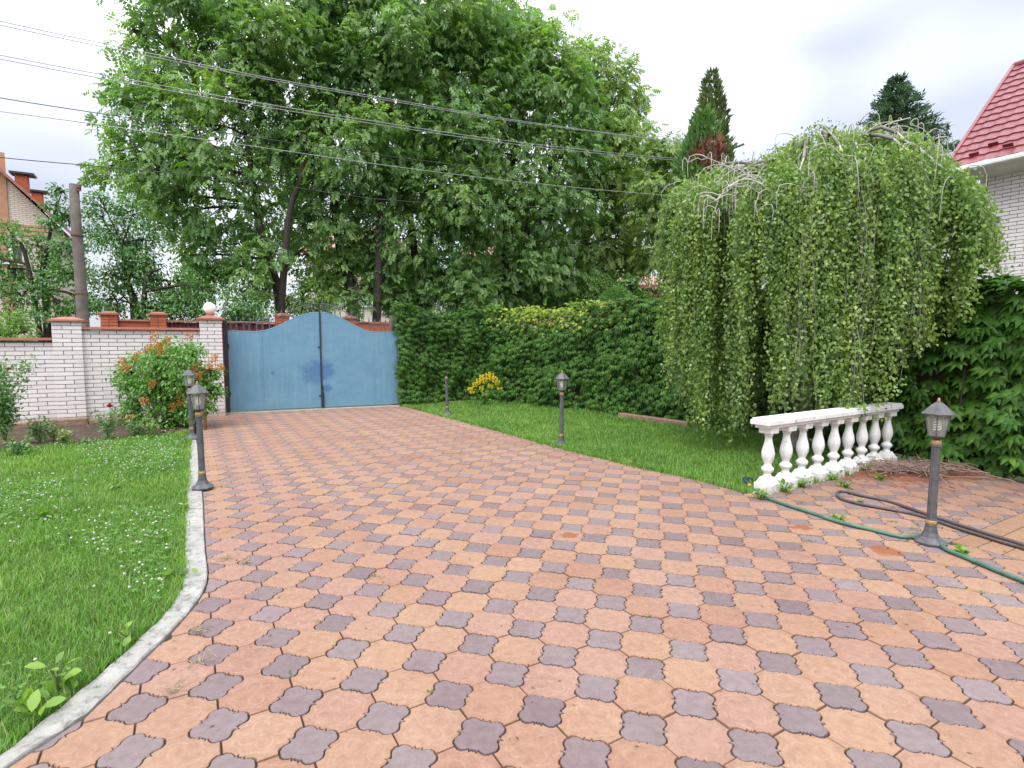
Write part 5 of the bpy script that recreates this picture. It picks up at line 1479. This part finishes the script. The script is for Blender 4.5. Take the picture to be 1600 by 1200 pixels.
# ---- weeping birch
M_BBARK = mat_rough('pale_birch_twig', (0.36, 0.34, 0.31), (0.50, 0.48, 0.45), 9, 0.85, 0.3, 60)
BC = np.array([3.95, 7.50, 0.0])
birch = empty('weeping_birch', BC); tag(birch, 'weeping birch with leafy strands hanging over the balustrade', 'tree')
M_BTRUNK = mat_rough('birch_bark', (0.07, 0.06, 0.055), (0.30, 0.28, 0.26), 6, 0.9, 0.5, 40)
wood = MB()
wood.tube(bez([(0, 0, -0.1), (0.06, 0.02, 0.8), (-0.05, 0.05, 1.8), (0.04, 0.0, 2.8), (0.10, 0.05, 3.7)], 14), [0.13 - 0.005 * k for k in range(14)], 9)
fwd = np.array([-BC[0], -BC[1], 0]) / np.hypot(BC[0], BC[1]); rgt = np.array([-fwd[1], fwd[0], 0.0]) * -1
if rgt[0] < 0: rgt = -rgt
def dome(u, v):
    """height of the crown over (u right, v towards the viewer), -1..1"""
    zu = np.interp(u, [-1, -.85, -.6, -.35, -.1, .1, .3, .55, .75, .9, 1], [3.45, 3.88, 4.0, 3.98, 4.27, 4.35, 4.24, 4.16, 3.80, 3.40, 2.85])
    vp = np.maximum(v, 0)
    return 1.5 + (zu - 1.55) * (1 - .15 * vp) * (1 - 0.16 * vp * vp) * (1 - .25 * np.minimum(v, 0) ** 2) + 0.05 * np.sin(u * 19 + v * 7)
RU, RV = 1.93, 1.24
def bpos(u, v): return rgt * (u * RU) + fwd * (v * RV)
def floor_z(u):
    """how far down the strands reach, by place across the crown"""
    return np.interp(u, [-1.0, -.90, -.80, -.66, -.45, -.28, -.25, -.16, -.12, 0.0, 0.25, 0.42, 0.50, 0.6, 0.75, 0.88, 1.0], [2.0, 1.35, 0.75, 0.28, 0.14, 0.25, 1.75, 1.75, 0.45, 0.50, 0.56, 0.60, 1.15, 1.30, 1.50, 1.85, 2.30])
branch_tip = []
pale = MB()
for k in range(40):
    a = 2 * math.pi * k / 40 + random.uniform(-.1, .1); rho = random.uniform(0.45, 0.93)
    u, v = rho * math.cos(a), rho * math.sin(a)
    start = np.array([0.06, 0.02, random.uniform(2.0, 3.5)])
    end = bpos(u, v) + UP * (float(dome(u, v)) - 0.10)
    mid = bpos(u * .5, v * .5) + UP * (float(dome(u * .5, v * .5)) - 0.10 + random.uniform(-.12, .05))
    dn = bpos(u * 1.06, v * 1.06) + UP * (float(dome(u, v)) - random.uniform(0.35, 0.7))
    pts = bez([start, mid, end, dn], 12)
    pts = [p + np.array([random.gauss(0, .02), random.gauss(0, .02), random.gauss(0, .018)]) for p in pts]
    wood.tube(pts[:7], [0.036 - 0.003 * i for i in range(7)], 6, False)
    pale.tube(pts[5:], [0.014 - 0.0015 * i for i in range(7)], 5, False)
    for q in range(4):
        i = random.randint(4, 10); b = pts[i]
        e = b + np.array([random.gauss(0, .22), random.gauss(0, .22), random.uniform(-.05, .12)])
        pale.tube(bez([b, (b + e) / 2 + UP * 0.09, e + UP * -0.02, e + UP * -random.uniform(.25, .5) + np.array([random.gauss(0, .04), random.gauss(0, .04), 0])], 8), [0.0065 - 0.0006 * i2 for i2 in range(8)], 4, False)
# bare pale boughs that show on top
for (pxs, Yb) in (([(1240, 330), (1190, 280), (1150, 268), (1105, 248), (1075, 252)], 7.0), ([(1230, 320), (1180, 282), (1140, 290), (1110, 320)], 6.8), ([(1235, 330), (1190, 290), (1182, 300), (1184, 350)], 6.7), ([(1240, 300), (1270, 262), (1300, 258), (1302, 290)], 6.5), ([(1250, 310), (1258, 278), (1262, 305), (1270, 340)], 6.4), ([(1330, 270), (1400, 252), (1440, 250), (1475, 275)], 6.9), ([(1340, 290), (1400, 275), (1425, 290), (1430, 315)], 6.5), ([(1290, 290), (1240, 235), (1285, 200), (1330, 215)], 7.6), ([(1300, 260), (1240, 225), (1195, 250), (1175, 260)], 7.8), ([(1340, 260), (1390, 195), (1430, 193), (1460, 215)], 7.6), ([(1215, 330), (1170, 292), (1130, 300), (1118, 335)], 6.9)):
    pts = [p + np.array([random.gauss(0, .016), random.gauss(0, .03), random.gauss(0, .014)]) for p in bez([P(x, y, Yb) - BC for x, y in pxs], 12)]
    pale.tube(pts, [0.012 - 0.0007 * i for i in range(12)], 5, False)
    for q in range(7):
        b = pts[random.randint(4, 11)]; e = b + np.array([random.gauss(0, .16), random.gauss(0, .08), random.uniform(-.02, .06)])
        pale.tube(bez([b, (b + e) / 2 + UP * .05, e, e - UP * random.uniform(.12, .35)], 6), [0.0065, .006, .005, .0045, .004, .003], 4, False)
LP, LA, LN = [], [], []
strand = MB()
NS = 1850
bundles = []
curt = [(math.cos(a_) * r_, math.sin(a_) * r_, random.uniform(-.5, .45)) for a_, r_ in [(random.uniform(-.9, math.pi + .9), random.choice((.95, .9, .82, .6, .4))) for _ in range(46)]]
curt += [(.60, .70, .1), (.76, .50, .2), (.88, .30, .2), (.92, .05, 0), (-.92, .15, 0), (-.80, .40, 0), (-.66, .66, 0), (-.20, .86, 0), (-.20, .45, 0), (-.14, -.3, 0), (-.28, -.45, 0), (-.05, -.6, 0), (-.50, .62, 0), (-.40, .82, 0), (.04, .90, 0), (.17, .70, 0), (.30, .86, 0), (.44, .84, -.3)]
while len(bundles) < 165:
    cu, cv, cl_ = random.choice(curt)
    u, v = cu + random.gauss(0, .062), cv + random.gauss(0, .08)
    rr = math.hypot(u, v)
    if rr < 1.0: bundles.append((u, v, random.gauss(0, .18) + max(0, cl_)))
for k in range(NS):
    bu, bv, bl_ = bundles[k % len(bundles)]
    u, v = bu + random.gauss(0, .034), bv + random.gauss(0, .05)
    rr = math.hypot(u, v)
    z0 = float(dome(u, v)) - random.uniform(0.0, 0.35) * (1 if rr > .6 else .4)
    fl = float(floor_z(u)) + abs(bl_) + abs(random.gauss(0, .16))
    back = v < -0.1
    w = bpos(u, v) + BC
    # behind the hedge line the strands stop above the wall
    hx = np.interp(w[1], [p[1] for p in hedge_base], [p[0] for p in hedge_base])
    if w[0] > hx - 0.22: fl = max(fl, 2.25 + random.uniform(0, .3))
    if random.random() < 0.36: z1 = fl
    else: z1 = fl + (z0 - fl) * random.uniform(0.05, 0.75)
    if z0 - z1 < 0.25: z1 = z0 - 0.3
    n_ = max(4, int((z0 - z1) / 0.3))
    out = bpos(u, v); out = out / (np.linalg.norm(out) + 1e-6)
    sw = np.array([random.gauss(0, .05), random.gauss(0, .05), 0])
    zz = np.linspace(z0, z1, n_ + 1)
    pth = np.array([bpos(u, v) + out * (0.10 * min(1, (z0 - z_) / .3)) + sw * ((z0 - z_) / 2) + np.array([0.025 * math.sin(z_ * 5 + k), 0.025 * math.cos(z_ * 4.3 + 2 * k), z_]) for z_ in zz])
    if k % 3 == 0: strand.tube(pth, [0.0035] * len(pth), 3, False)
    m = int((z0 - z1) / 0.0185)
    t = RNG.uniform(0, 1, m) ** 1.12 * n_
    i = np.minimum(t.astype(int), n_ - 1)
    q = pth[i] + (pth[i + 1] - pth[i]) * (t - i)[:, None] + RNG.normal(size=(m, 3)) * np.array([.028, .028, .02])
    LP.append(q); o2 = np.tile(out, (m, 1))
    LA.append(unit(np.array([0, 0, -1.0]) + RNG.normal(size=(m, 3)) * 0.55 + o2 * 0.15)); LN.append(unit(o2 * .7 + RNG.normal(size=(m, 3)) * .75 + UP * .35))
# leafy cap on top of the dome
m = 15000
u = RNG.uniform(-1, 1, m); v = RNG.uniform(-1, 1, m); kk = np.hypot(u, v) < 1
u, v = u[kk], v[kk]; m = len(u)
q = rgt * (u * RU)[:, None] + fwd * (v * RV)[:, None] + UP * (dome(u, v) - np.abs(RNG.normal(size=m)) * 0.16 + 0.02 + 0.07 * (RNG.uniform(size=m) < .12))[:, None] + RNG.normal(size=(m, 3)) * 0.03
LP.append(q); LA.append(unit(np.array([0, 0, -.7]) + RNG.normal(size=(m, 3)) * .6)); LN.append(unit(RNG.normal(size=(m, 3)) * .7 + UP * .7 + fwd * .3))
LP, LA, LN = np.concatenate(LP), np.concatenate(LA), np.concatenate(LN)
V, F = inst(BIRCH_T, LEAF_F, LP, frames(LA, LN), RNG.uniform(0.030, 0.054, len(LP)))
wood.build('trunk', M_BTRUNK, birch, True); pale.build('boughs', M_BBARK, birch, True); strand.build('hanging_twigs', M_BTRUNK, birch)
np_mesh('crown', V, F, M_BIRCH, birch)
# ---- shrub with faded orange flower heads
M_LILAC = mat_leaf('lilac_leaf', [(0.0, (0.068, 0.176, 0.032)), (0.5, (0.115, 0.263, 0.046)), (1.0, (0.203, 0.371, 0.074))], 0.42, 0.3, patch=(2.5, 0.3))
M_SEED = mat_leaf('faded_flower_head', [(0.0, (0.34, 0.120, 0.028)), (0.6, (0.55, 0.230, 0.050)), (1.0, (0.60, 0.34, 0.11))], 0.7, 0.25, (1.2, 1.0, .6))
LY = 9.55
lil = make_tree('flowering_shrub', 'round green shrub with faded orange flower heads before the white wall', 'shrub', None, LY,
                [[(262, 668), (260, 640), (255, 610), (240, 570)], [(268, 668), (275, 630), (292, 580)], [(258, 668), (235, 640), (215, 610)]],
                [(243, 562, 32), (288, 566, 34), (212, 582, 30), (258, 592, 36), (318, 592, 27), (296, 610, 30), (232, 618, 34), (270, 632, 34), (215, 640, 25), (310, 636, 24), (250, 655, 30), (285, 655, 28), (225, 668, 20), (332, 612, 16), (330, 580, 15), (258, 545, 18), (300, 548, 16), (203, 600, 18)], kind='leaf', leafmat=M_LILAC, lsz=0.066, dens=1.15, r0=0.03, dz=0.32, sub=12, sparse=.5)
lorg = np.array(lil.location)
for (px, py) in ((240, 530), (246, 543), (232, 548), (252, 552), (295, 530), (188, 568), (196, 578), (334, 562), (327, 574), (305, 576), (237, 603), (279, 618), (282, 630), (225, 630), (200, 658), (268, 640), (342, 578), (213, 560), (262, 536), (310, 590)):
    c = P(px, py + 4, LY - 0.42) - lorg; n = 70
    t = RNG.uniform(0, 1, n); th = RNG.uniform(0, 6.283, n); r = 0.052 * (1 - t) + 0.008
    t = np.linspace(0, 1, n)
    q = c + np.stack([r * np.cos(th) * RNG.uniform(.3, 1, n) + .03 * t, r * np.sin(th), t * 0.14], 1)
    V, F = inst(LEAF_T, LEAF_F, q, frames(unit(np.stack([np.cos(th), np.sin(th), np.full(n, .8)], 1)), rdir(n)), RNG.uniform(.026, .046, n)); np_mesh('flower_head', V, F, M_SEED, lil)
# ---- roses and bed plants
M_ROSEL = mat_leaf('rose_leaf', [(0.0, (0.056, 0.147, 0.049)), (0.6, (0.119, 0.231, 0.084)), (1.0, (0.224, 0.336, 0.140))], 0.4, 0.28)
M_PALEL = mat_leaf('pale_bed_leaf', [(0.0, (0.10, 0.17, 0.045)), (0.6, (0.19, 0.27, 0.08)), (1.0, (0.32, 0.38, 0.15))], 0.5, 0.3)
M_ROSE = mat_leaf('red_rose_petal', [(0.0, (0.30, 0.010, 0.020)), (0.7, (0.46, 0.020, 0.040)), (1.0, (0.60, 0.22, 0.26))], 0.5, 0.2, (1.2, .8, .8))
M_STEM = mat_rough('green_stem', (0.06, 0.11, 0.03), (0.10, 0.15, 0.05), 20, 0.7, 0.1, 60)
def bush(name, label, cat, base, stems, nleaf, mat, lsz, h, spread, group=None, oval=False, bare=0.25):
    root = empty(name, base); tag(root, label, cat, group)
    st = MB(); pp, aa = [], []
    for k in range(stems):
        a = random.uniform(0, 6.283); e = np.array([math.cos(a) * spread * random.uniform(.2, 1), math.sin(a) * spread * random.uniform(.2, 1), h * random.uniform(.65, 1)])
        pts = bez([(0, 0, -.02), (e[0] * .3, e[1] * .3, e[2] * .5), e], 7); st.tube(pts, [0.006 - 0.0006 * i for i in range(7)], 4, False)
        m = nleaf // stems
        t = RNG.uniform(bare, 1, m) * 5.99; i = t.astype(int); pa = np.array(pts)
        q = pa[i] + (pa[i + 1] - pa[i]) * (t - i)[:, None] + RNG.normal(size=(m, 3)) * spread * .14
        pp.append(q); aa.append(unit(RNG.normal(size=(m, 3)) * .8 + np.array([0, 0, -.05]) + (q - pa[i]) * 6))
    pp, aa = np.concatenate(pp), np.concatenate(aa); pp[:, 2] = np.maximum(pp[:, 2], .01)
    st.build('stems', M_STEM, root)['kind'] = 'stuff'
    V, F = inst(OVAL_T if oval else LEAF_T, OVAL_F if oval else LEAF_F, pp, frames(aa, unit(RNG.normal(size=(len(pp), 3)) * .5 + UP)), RNG.uniform(.7, 1.2, len(pp)) * lsz); np_mesh('leaves', V, F, mat, root)
    return root
def rose_bloom(root, p, r):
    n = 46
    th = RNG.uniform(0, 6.283, n); t = RNG.uniform(0.1, 1, n)
    d = np.stack([np.cos(th) * t, np.sin(th) * t, 1.05 - t * .8], 1)
    V, F = inst(LEAF_T, LEAF_F, p + d * r * .35, frames(unit(d + UP * .3), -unit(d * [1, 1, -.4])), np.full(n, r * 1.1)); np_mesh('bloom', V, F, M_ROSE, root)
rb = bush('rose_bush', 'thin rose bush with one red bloom in the bed before the wall', 'rose', G(170, 688), 7, 300, M_ROSEL, 0.052, 0.46, 0.26)
bl = P(172, 637, float(G(170, 688)[1])) - np.array(rb.location)
MB().tube(bez([(0, 0, 0), (bl[0] * .3 + .02, 0, bl[2] * .5), bl - UP * .02], 8), 0.004, 4, False).build('bloom_stem', M_STEM, rb)
rose_bloom(rb, bl, 0.052)
bd_ = P(142, 648, 9.1) - np.array(rb.location); MB().tube(bez([(0, 0, 0), (bd_[0] * .5, 0.2, bd_[2] * .6), bd_], 6), 0.0035, 4, False).build('bud_stem', M_STEM, rb); rose_bloom(rb, bd_, 0.022)
rb2 = bush('rose_bush', 'tall pale leaved rose bush in front of the low wall section', 'rose', G(8, 700), 12, 1700, M_ROSEL, 0.062, 1.30, 0.42)
for (px, py) in ((14, 578),): rose_bloom(rb2, P(px, py, float(rb2.location[1]) - .1) - np.array(rb2.location), 0.032)
BG = 'low plants in the flower bed'
for px, py, h, sp_, nl, mt, ls, lb in ((62, 694, .42, .26, 240, M_ROSEL, .06, 'leafy plant with spreading stems in front of the low wall'), (100, 697, .24, .17, 130, M_PALEL, .06, 'pale yellow green plant at the bed edge before the pillar'), (84, 690, .28, .18, 120, M_PALEL, .055, 'pale leaved plant tucked beside the bed stones'), (140, 694, .10, .16, 90, M_ROSEL, .04, 'flat green seedling patch between rose and pillar'), (214, 682, .26, .26, 230, M_ROSEL, .055, 'low leafy plant at the shrub foot beside the red rose'), (236, 681, .24, .18, 170, M_PALEL, .05, 'pale low plant under the middle of the shrub'), (296, 664, .26, .26, 300, M_LILAC, .055, 'bright leafy suckers between the shrub and the kerb lamp'), (25, 712, .24, .22, 160, M_ROSEL, .06, 'dark leafy plant at the lawn edge under the tall rose')):
    bush('bed_plant', lb, 'plant', G(px, py), 9, nl, mt, ls, h, sp_, BG)
# yellow flowering plant in the hedge corner
M_YEL = mat_leaf('yellow_floret', [(0.0, (0.66, 0.52, 0.02)), (1.0, (0.86, 0.74, 0.06))], 0.6, 0.25, (1.1, 1.1, .5))
yb = G(756, 634); yb[2] = 0
yf = bush('yellow_flower', 'yellow flowering plant in the corner of the creeper hedge', 'flower', yb, 12, 260, M_LILAC, 0.07, 0.42, 0.28, bare=.05)
for (px, py, hh) in ((735, 606, .16), (742, 598, .26), (748, 592, .34), (753, 586, .38), (758, 590, .36), (763, 582, .42), (768, 584, .40), (774, 588, .36), (777, 594, .30), (752, 604, .25), (766, 600, .26), (781, 606, .14), (738, 612, .12), (757, 616, .12)):
    c = P(px, py, yb[1] - .1) - yb; n = 64
    t = RNG.uniform(0, 1, n); th = RNG.uniform(0, 6.283, n)
    q = c + np.stack([np.cos(th) * .03, np.sin(th) * .03, -t * hh * .42], 1)
    V, F = inst(LEAF_T, LEAF_F, q, frames(unit(np.stack([np.cos(th), np.sin(th), np.full(n, .6)], 1)), rdir(n)), RNG.uniform(.03, .055, n)); np_mesh('flower_spike', V, F, M_YEL, yf)
# ---- weeds
M_WEED = mat_leaf('broad_weed_leaf', [(0.0, (0.10, 0.22, 0.03)), (0.6, (0.17, 0.31, 0.045)), (1.0, (0.25, 0.40, 0.07))], 0.42, 0.35)
KG = 'weeds along the paving'
for px, py, h, sp_, nl, ls, lb in ((62, 1122, .10, .13, 20, .085, 'broad leaved weed on the lawn, sprawling against the kerb'), (92, 1085, .15, .10, 26, .07, 'tall pale weed standing at the kerb'), (205, 1005, .10, .08, 16, .06, 'small broad leaved weed at the kerb bend'), (70, 812, .10, .12, 24, .055, 'pale weed rosette in the middle of the clover lawn'), (180, 765, .06, .12, 24, .05, 'pale weed patch in the clover lawn towards the flower bed'), (276, 905, .08, .10, 22, .05, 'weed leaning over the kerb at its bend'), (285, 800, .07, .09, 16, .05, 'small weed at the straight part of the kerb'),
                                  (1226, 770, .12, .12, 26, .06, 'leafy weed at the foot of the baluster by the hose end'), (1188, 780, .07, .12, 30, .045, 'green weeds around the hose end'), (1252, 760, .09, .14, 40, .045, 'weed fringe under the second and third baluster'), (1300, 750, .08, .16, 44, .04, 'weed fringe under the middle balusters'), (1352, 738, .08, .16, 44, .04, 'weed fringe under the balusters next to the creeper'), (1322, 762, .07, .11, 34, .05, 'bright weed tuft in a paving joint before the balustrade'), (1376, 750, .07, .10, 26, .05, 'weed tuft beside the twig heap'), (1505, 868, .05, .09, 24, .05, 'weed tuft growing behind the green hose beside the lamp foot'), (1344, 786, .03, .06, 16, .03, 'tiny weed inside the loop of the dark hose'), (1310, 812, .03, .10, 30, .035, 'thin weeds along the green hose'),
                                  (990, 724, .08, .09, 20, .05, 'weed on the lawn edge between lamp and balustrade'), (905, 690, .09, .07, 18, .05, 'pale weed close to the lamp on the lawn edge'), (900, 628, .25, .12, 30, .06, 'yellowish seedling in front of the hedge')):
    z = 0.0
    bush('weed', lb, 'weed', G(px, py, z), 7, nl, M_WEED, ls, h, sp_, KG, bare=.1, oval=True)
# ---- grass
def mat_grass(name, stops, patch):
    t = NT(name)
    n = t.noise(patch, 3, 0.55, t.pos()); n2 = t.noise(6.0, 2, 0.5, t.pos())
    f = t.math('ADD', t.math('MULTIPLY', t.island(), 0.42), t.math('ADD', t.math('MULTIPLY', t.ramp(n, [(0.32, 0.0), (0.68, 1.0)]), 0.34), t.math('MULTIPLY', t.ramp(n2, [(0.35, 0.0), (0.65, 1.0)]), 0.24)))
    col = t.ramp(f, stops)
    col = t.mix(t.ramp(t.island(), [(0.955, 0.0), (0.96, 0.8)]), col, (0.34, 0.30, 0.14))
    dry = t.math('MULTIPLY', t.ramp(t.noise(1.6, 4, 0.6, t.pos()), [(0.62, 0.0), (0.76, 0.4)]), t.ramp(t.island(), [(0.3, 0.2), (0.9, 1.0)]))
    col = t.mix(dry, col, (0.26, 0.29, 0.085))
    pb = t.n('BsdfPrincipled', Roughness=0.5); t.link(col, pb.inputs['Base Color'])
    tr = t.n('BsdfTranslucent'); t.link(t.mix(1.0, col, (1.4, 1.5, 0.6), 'MULTIPLY'), tr.inputs['Color'])
    mx = t.n('MixShader'); mx.inputs['Fac'].default_value = 0.32
    t.link(pb.outputs[0], mx.inputs[1]); t.link(tr.outputs[0], mx.inputs[2]); t.link(mx.outputs[0], t.out.inputs['Surface'])
    return t.m
M_GRASS = mat_grass('lawn_grass', [(0.0, (0.065, 0.164, 0.025)), (0.35, (0.114, 0.254, 0.037)), (0.7, (0.174, 0.329, 0.054)), (1.0, (0.288, 0.435, 0.093))], 0.9)
BLADE_T = np.array([(-.5, 0, 0), (.5, 0, 0), (-.42, .10, .5), (.42, .10, .5), (0, .42, 1.0)]); BLADE_F = [(0, 1, 3), (0, 3, 2), (2, 3, 4)]
def grass(name, label, poly, dmax, ref, hgt, keepout=None, wid=0.0042):
    q = np.array(poly); x0, y0 = q.min(0); x1, y1 = q.max(0)
    n = int((x1 - x0) * (y1 - y0) * dmax)
    X, Y = RNG.uniform(x0, x1, n), RNG.uniform(y0, y1, n)
    d = np.hypot(X, Y)
    k = (RNG.uniform(size=n) < np.minimum(1, (ref / d) ** 1.25))
    px = 800 + FPX * X / np.maximum(Y, .2)
    k &= (px > -260) & (px < 1900) & (Y > 1.2)
    X, Y, d = X[k], Y[k], d[k]
    k = inside(poly, X, Y); X, Y, d = X[k], Y[k], d[k]
    n = len(X)
    lng = RNG.uniform(size=n) < 0.10
    tuft = 0.5 + 0.5 * np.sin(X * 5.1 + np.sin(Y * 3.3)) * np.sin(Y * 4.7 + np.sin(X * 2.9))
    h = hgt * RNG.uniform(0.55, 1.2, n) * (0.72 + 0.5 * tuft)
    a = RNG.uniform(0, 6.283, n)
    bend = np.where(lng, RNG.uniform(1.2, 2.0, n), RNG.uniform(0.3, 1.8, n))
    h = np.where(lng, h * 1.55, h)
    wd = wid * np.maximum(1, d / ref) ** 0.75 * RNG.uniform(.7, 1.4, n)
    ca, sa = np.cos(a), np.sin(a)
    T = BLADE_T
    lx = T[None, :, 0] * wd[:, None]; ly = T[None, :, 1] * (h * bend)[:, None]; lz = T[None, :, 2] * (h * (1.05 - 0.36 * bend))[:, None]
    V = np.stack([X[:, None] + lx * ca[:, None] - ly * sa[:, None], Y[:, None] + lx * sa[:, None] + ly * ca[:, None], lz - 0.006], 2)
    F = np.asarray(BLADE_F, np.int32)[None] + (np.arange(n, dtype=np.int32) * 5)[:, None, None]
    o = np_mesh(name, V.reshape(-1, 3), F.reshape(-1, 3), M_GRASS)
    return tag(o, label, 'grass', None, 'stuff')
grass('lawn_grass', 'bright green clover lawn grass inside the curving kerb', lawn_left_poly, 12500, 3.0, 0.075, wid=0.0036)
grass('lawn_grass', 'bright green lawn grass between the paving and the creeper hedge', lawn_right_poly, 6200, 5.5, 0.085, wid=0.0055)
# longer tufts along the edges
def fringe(name, label, line, n, width, hgt):
    line = np.array([p[:2] for p in line]); sg = np.hypot(*(line[1:] - line[:-1]).T); cum = np.concatenate([[0], np.cumsum(sg)])
    s = RNG.uniform(0, cum[-1], n); i = np.clip(np.searchsorted(cum, s, 'right') - 1, 0, len(sg) - 1)
    p = line[i] + (line[i + 1] - line[i]) * ((s - cum[i]) / sg[i])[:, None] + RNG.normal(size=(n, 2)) * width
    a = RNG.uniform(0, 6.283, n); h = hgt * RNG.uniform(.4, 1.2, n); bend = RNG.uniform(.4, 1.6, n); wd = 0.006 * np.maximum(1, np.hypot(p[:, 0], p[:, 1]) / 5)
    ca, sa = np.cos(a), np.sin(a); T = BLADE_T
    lx = T[None, :, 0] * wd[:, None]; ly = T[None, :, 1] * (h * bend)[:, None]; lz = T[None, :, 2] * (h * .8)[:, None]
    V = np.stack([p[:, 0][:, None] + lx * ca[:, None] - ly * sa[:, None], p[:, 1][:, None] + lx * sa[:, None] + ly * ca[:, None], lz], 2)
    F = np.asarray(BLADE_F, np.int32)[None] + (np.arange(n, dtype=np.int32) * 5)[:, None, None]
    return tag(np_mesh(name, V.reshape(-1, 3), F.reshape(-1, 3), M_GRASS), label, 'grass', None, 'stuff')
fringe('edge_grass', 'ragged grass spilling onto the paving from the hedge lawn', grass_edge, 3600, 0.035, 0.075)
fringe('edge_grass', 'ragged grass leaning over the curving kerb', [p - np.array([0.02, 0, 0]) for p in kerb_out], 2600, 0.018, 0.075)
fringe('edge_grass', 'thin grass growing at the foot of the balustrade', [bal_a - np.array([.05, .09, 0]), bal_b - np.array([.05, .09, 0])], 700, 0.03, 0.07)
fringe('edge_grass', 'grass growing at the foot of the creeper hedge', hedge_base[4:], 1500, 0.07, 0.10)
# clover leaves and white clover heads in the left lawn
CL_T = []; CL_F = []
for an in (0, 120, 240):
    a = math.radians(an); c, s_ = math.cos(a), math.sin(a); k = len(CL_T)
    for x, y, z in ((0, 0, 0), (-.45, .55, .06), (-.25, 1, .0), (.25, 1, .0), (.45, .55, .06)): CL_T.append((x * c - y * s_, x * s_ + y * c, z))
    CL_F += [(k, k + 4, k + 3), (k, k + 3, k + 2), (k, k + 2, k + 1)]
M_CLOVER = mat_leaf('clover_leaf', [(0.0, (0.075, 0.200, 0.034)), (1.0, (0.150, 0.310, 0.055))], 0.5, 0.3)
def patchy(n, cut):
    q = np.array(lawn_left_poly); x0, y0 = q.min(0); x1, y1 = q.max(0)
    X, Y = RNG.uniform(x0, x1, n), RNG.uniform(y0, y1, n)
    f = np.sin(X * 2.3 + 1.1 * np.sin(Y * 1.7)) + np.sin(Y * 2.9 + X * 1.3) + RNG.normal(size=n) * .5
    k = (f > cut) & inside(lawn_left_poly, X, Y) & (X / np.maximum(Y, .3) > -1.25) & (dist_poly(kerb_out, X, Y) > .08)
    return X[k], Y[k]
X, Y = patchy(60000, 0.35); n = len(X)
V, F = inst(np.array(CL_T) * 1.0, CL_F, np.stack([X, Y, RNG.uniform(.025, .06, n)], 1), frames(unit(RNG.normal(size=(n, 3)) * [1, 1, .15]), unit(RNG.normal(size=(n, 3)) * .3 + UP)), RNG.uniform(.010, .017, n))
tag(np_mesh('clover_leaves', V, F, M_CLOVER), 'patches of clover leaves among the kerbed lawn grass', 'clover', None, 'stuff')
M_CLFL = mat_rough('white_clover_flower', (0.38, 0.38, 0.32), (0.55, 0.55, 0.49), 60, 0.8, 0.4, 300)
X, Y = patchy(5200, 0.05); n = len(X)
sph = MB().lathe([(.2, -.9), (.8, -.45), (1, .1), (.75, .6), (.25, .95)], 6); ST, SF = np.array(sph.v), [f for f in sph.f if len(f) == 4]
ST = ST + RNG.normal(size=ST.shape) * .08
V, F = inst(ST, SF, np.stack([X, Y, RNG.uniform(.05, .085, n)], 1), frames(unit(RNG.normal(size=(n, 3)) * [1, 1, .2]), np.tile(UP, (n, 1))), RNG.uniform(.0055, .0095, n))
tag(np_mesh('clover_flowers', V, F, M_CLFL, None, True), 'white clover heads scattered over the kerbed lawn', 'clover flowers', None, 'stuff')
# moss and weeds in the paving joints
M_JG = mat_leaf('joint_grass', [(0.0, (0.10, 0.17, 0.04)), (1.0, (0.20, 0.28, 0.07))], 0.6, 0.3)
pp = []
for k in range(90):
    c = cand[random.randint(40, len(cand) - 1)]
    j = random.randint(0, len(c[4]) - 1); m = random.randint(3, 12)
    pp.append(np.stack([c[4][j][0] + RNG.normal(size=m) * .010, c[4][j][1] + RNG.normal(size=m) * .010, np.full(m, -.004)], 1))
for px, py in ((452, 1055), (585, 900), (1384, 885), (1262, 845), (1180, 760), (1440, 800), (1470, 790), (1500, 812), (1395, 815), (1530, 790), (1484, 850), (1520, 832), (1560, 812), (1280, 790), (1340, 775)):
    pp.append(G(px, py) + RNG.normal(size=(26, 3)) * [.02, .015, 0] - UP * .004)
pp = np.concatenate(pp); n = len(pp)
V, F = inst(SLIM_T, LEAF_F, pp, frames(unit(RNG.normal(size=(n, 3)) * .6 + UP * .6), rdir(n)), RNG.uniform(.010, .024, n))
tag(np_mesh('joint_weeds', V, F, M_JG), 'tiny weeds and moss sprouting in the paving joints', 'weeds', None, 'stuff')
# fallen leaf bits on the paving
pp = []
M_BIT = mat_leaf('dry_leaf_bit', [(0.0, (0.06, 0.035, 0.02)), (1.0, (0.20, 0.12, 0.06))], 0.8, 0.1)
n = 420
X, Y = RNG.uniform(-4.5, 5.2, n * 3), RNG.uniform(1.6, 11, n * 3) ; k = inside(drive_poly, X, Y) & (RNG.uniform(size=n * 3) < 3.5 / np.maximum(Y, 1))
X, Y = X[k], Y[k]; n = len(X)
V, F = inst(SLIM_T, LEAF_F, np.stack([X, Y, np.full(n, .003)], 1), frames(unit(RNG.normal(size=(n, 3)) * [1, 1, .1]), unit(UP + RNG.normal(size=(n, 3)) * .25)), RNG.uniform(.008, .026, n))
tag(np_mesh('leaf_litter', V, F, M_BIT), 'scattered dry leaf bits on the paving', 'leaf litter', None, 'stuff')
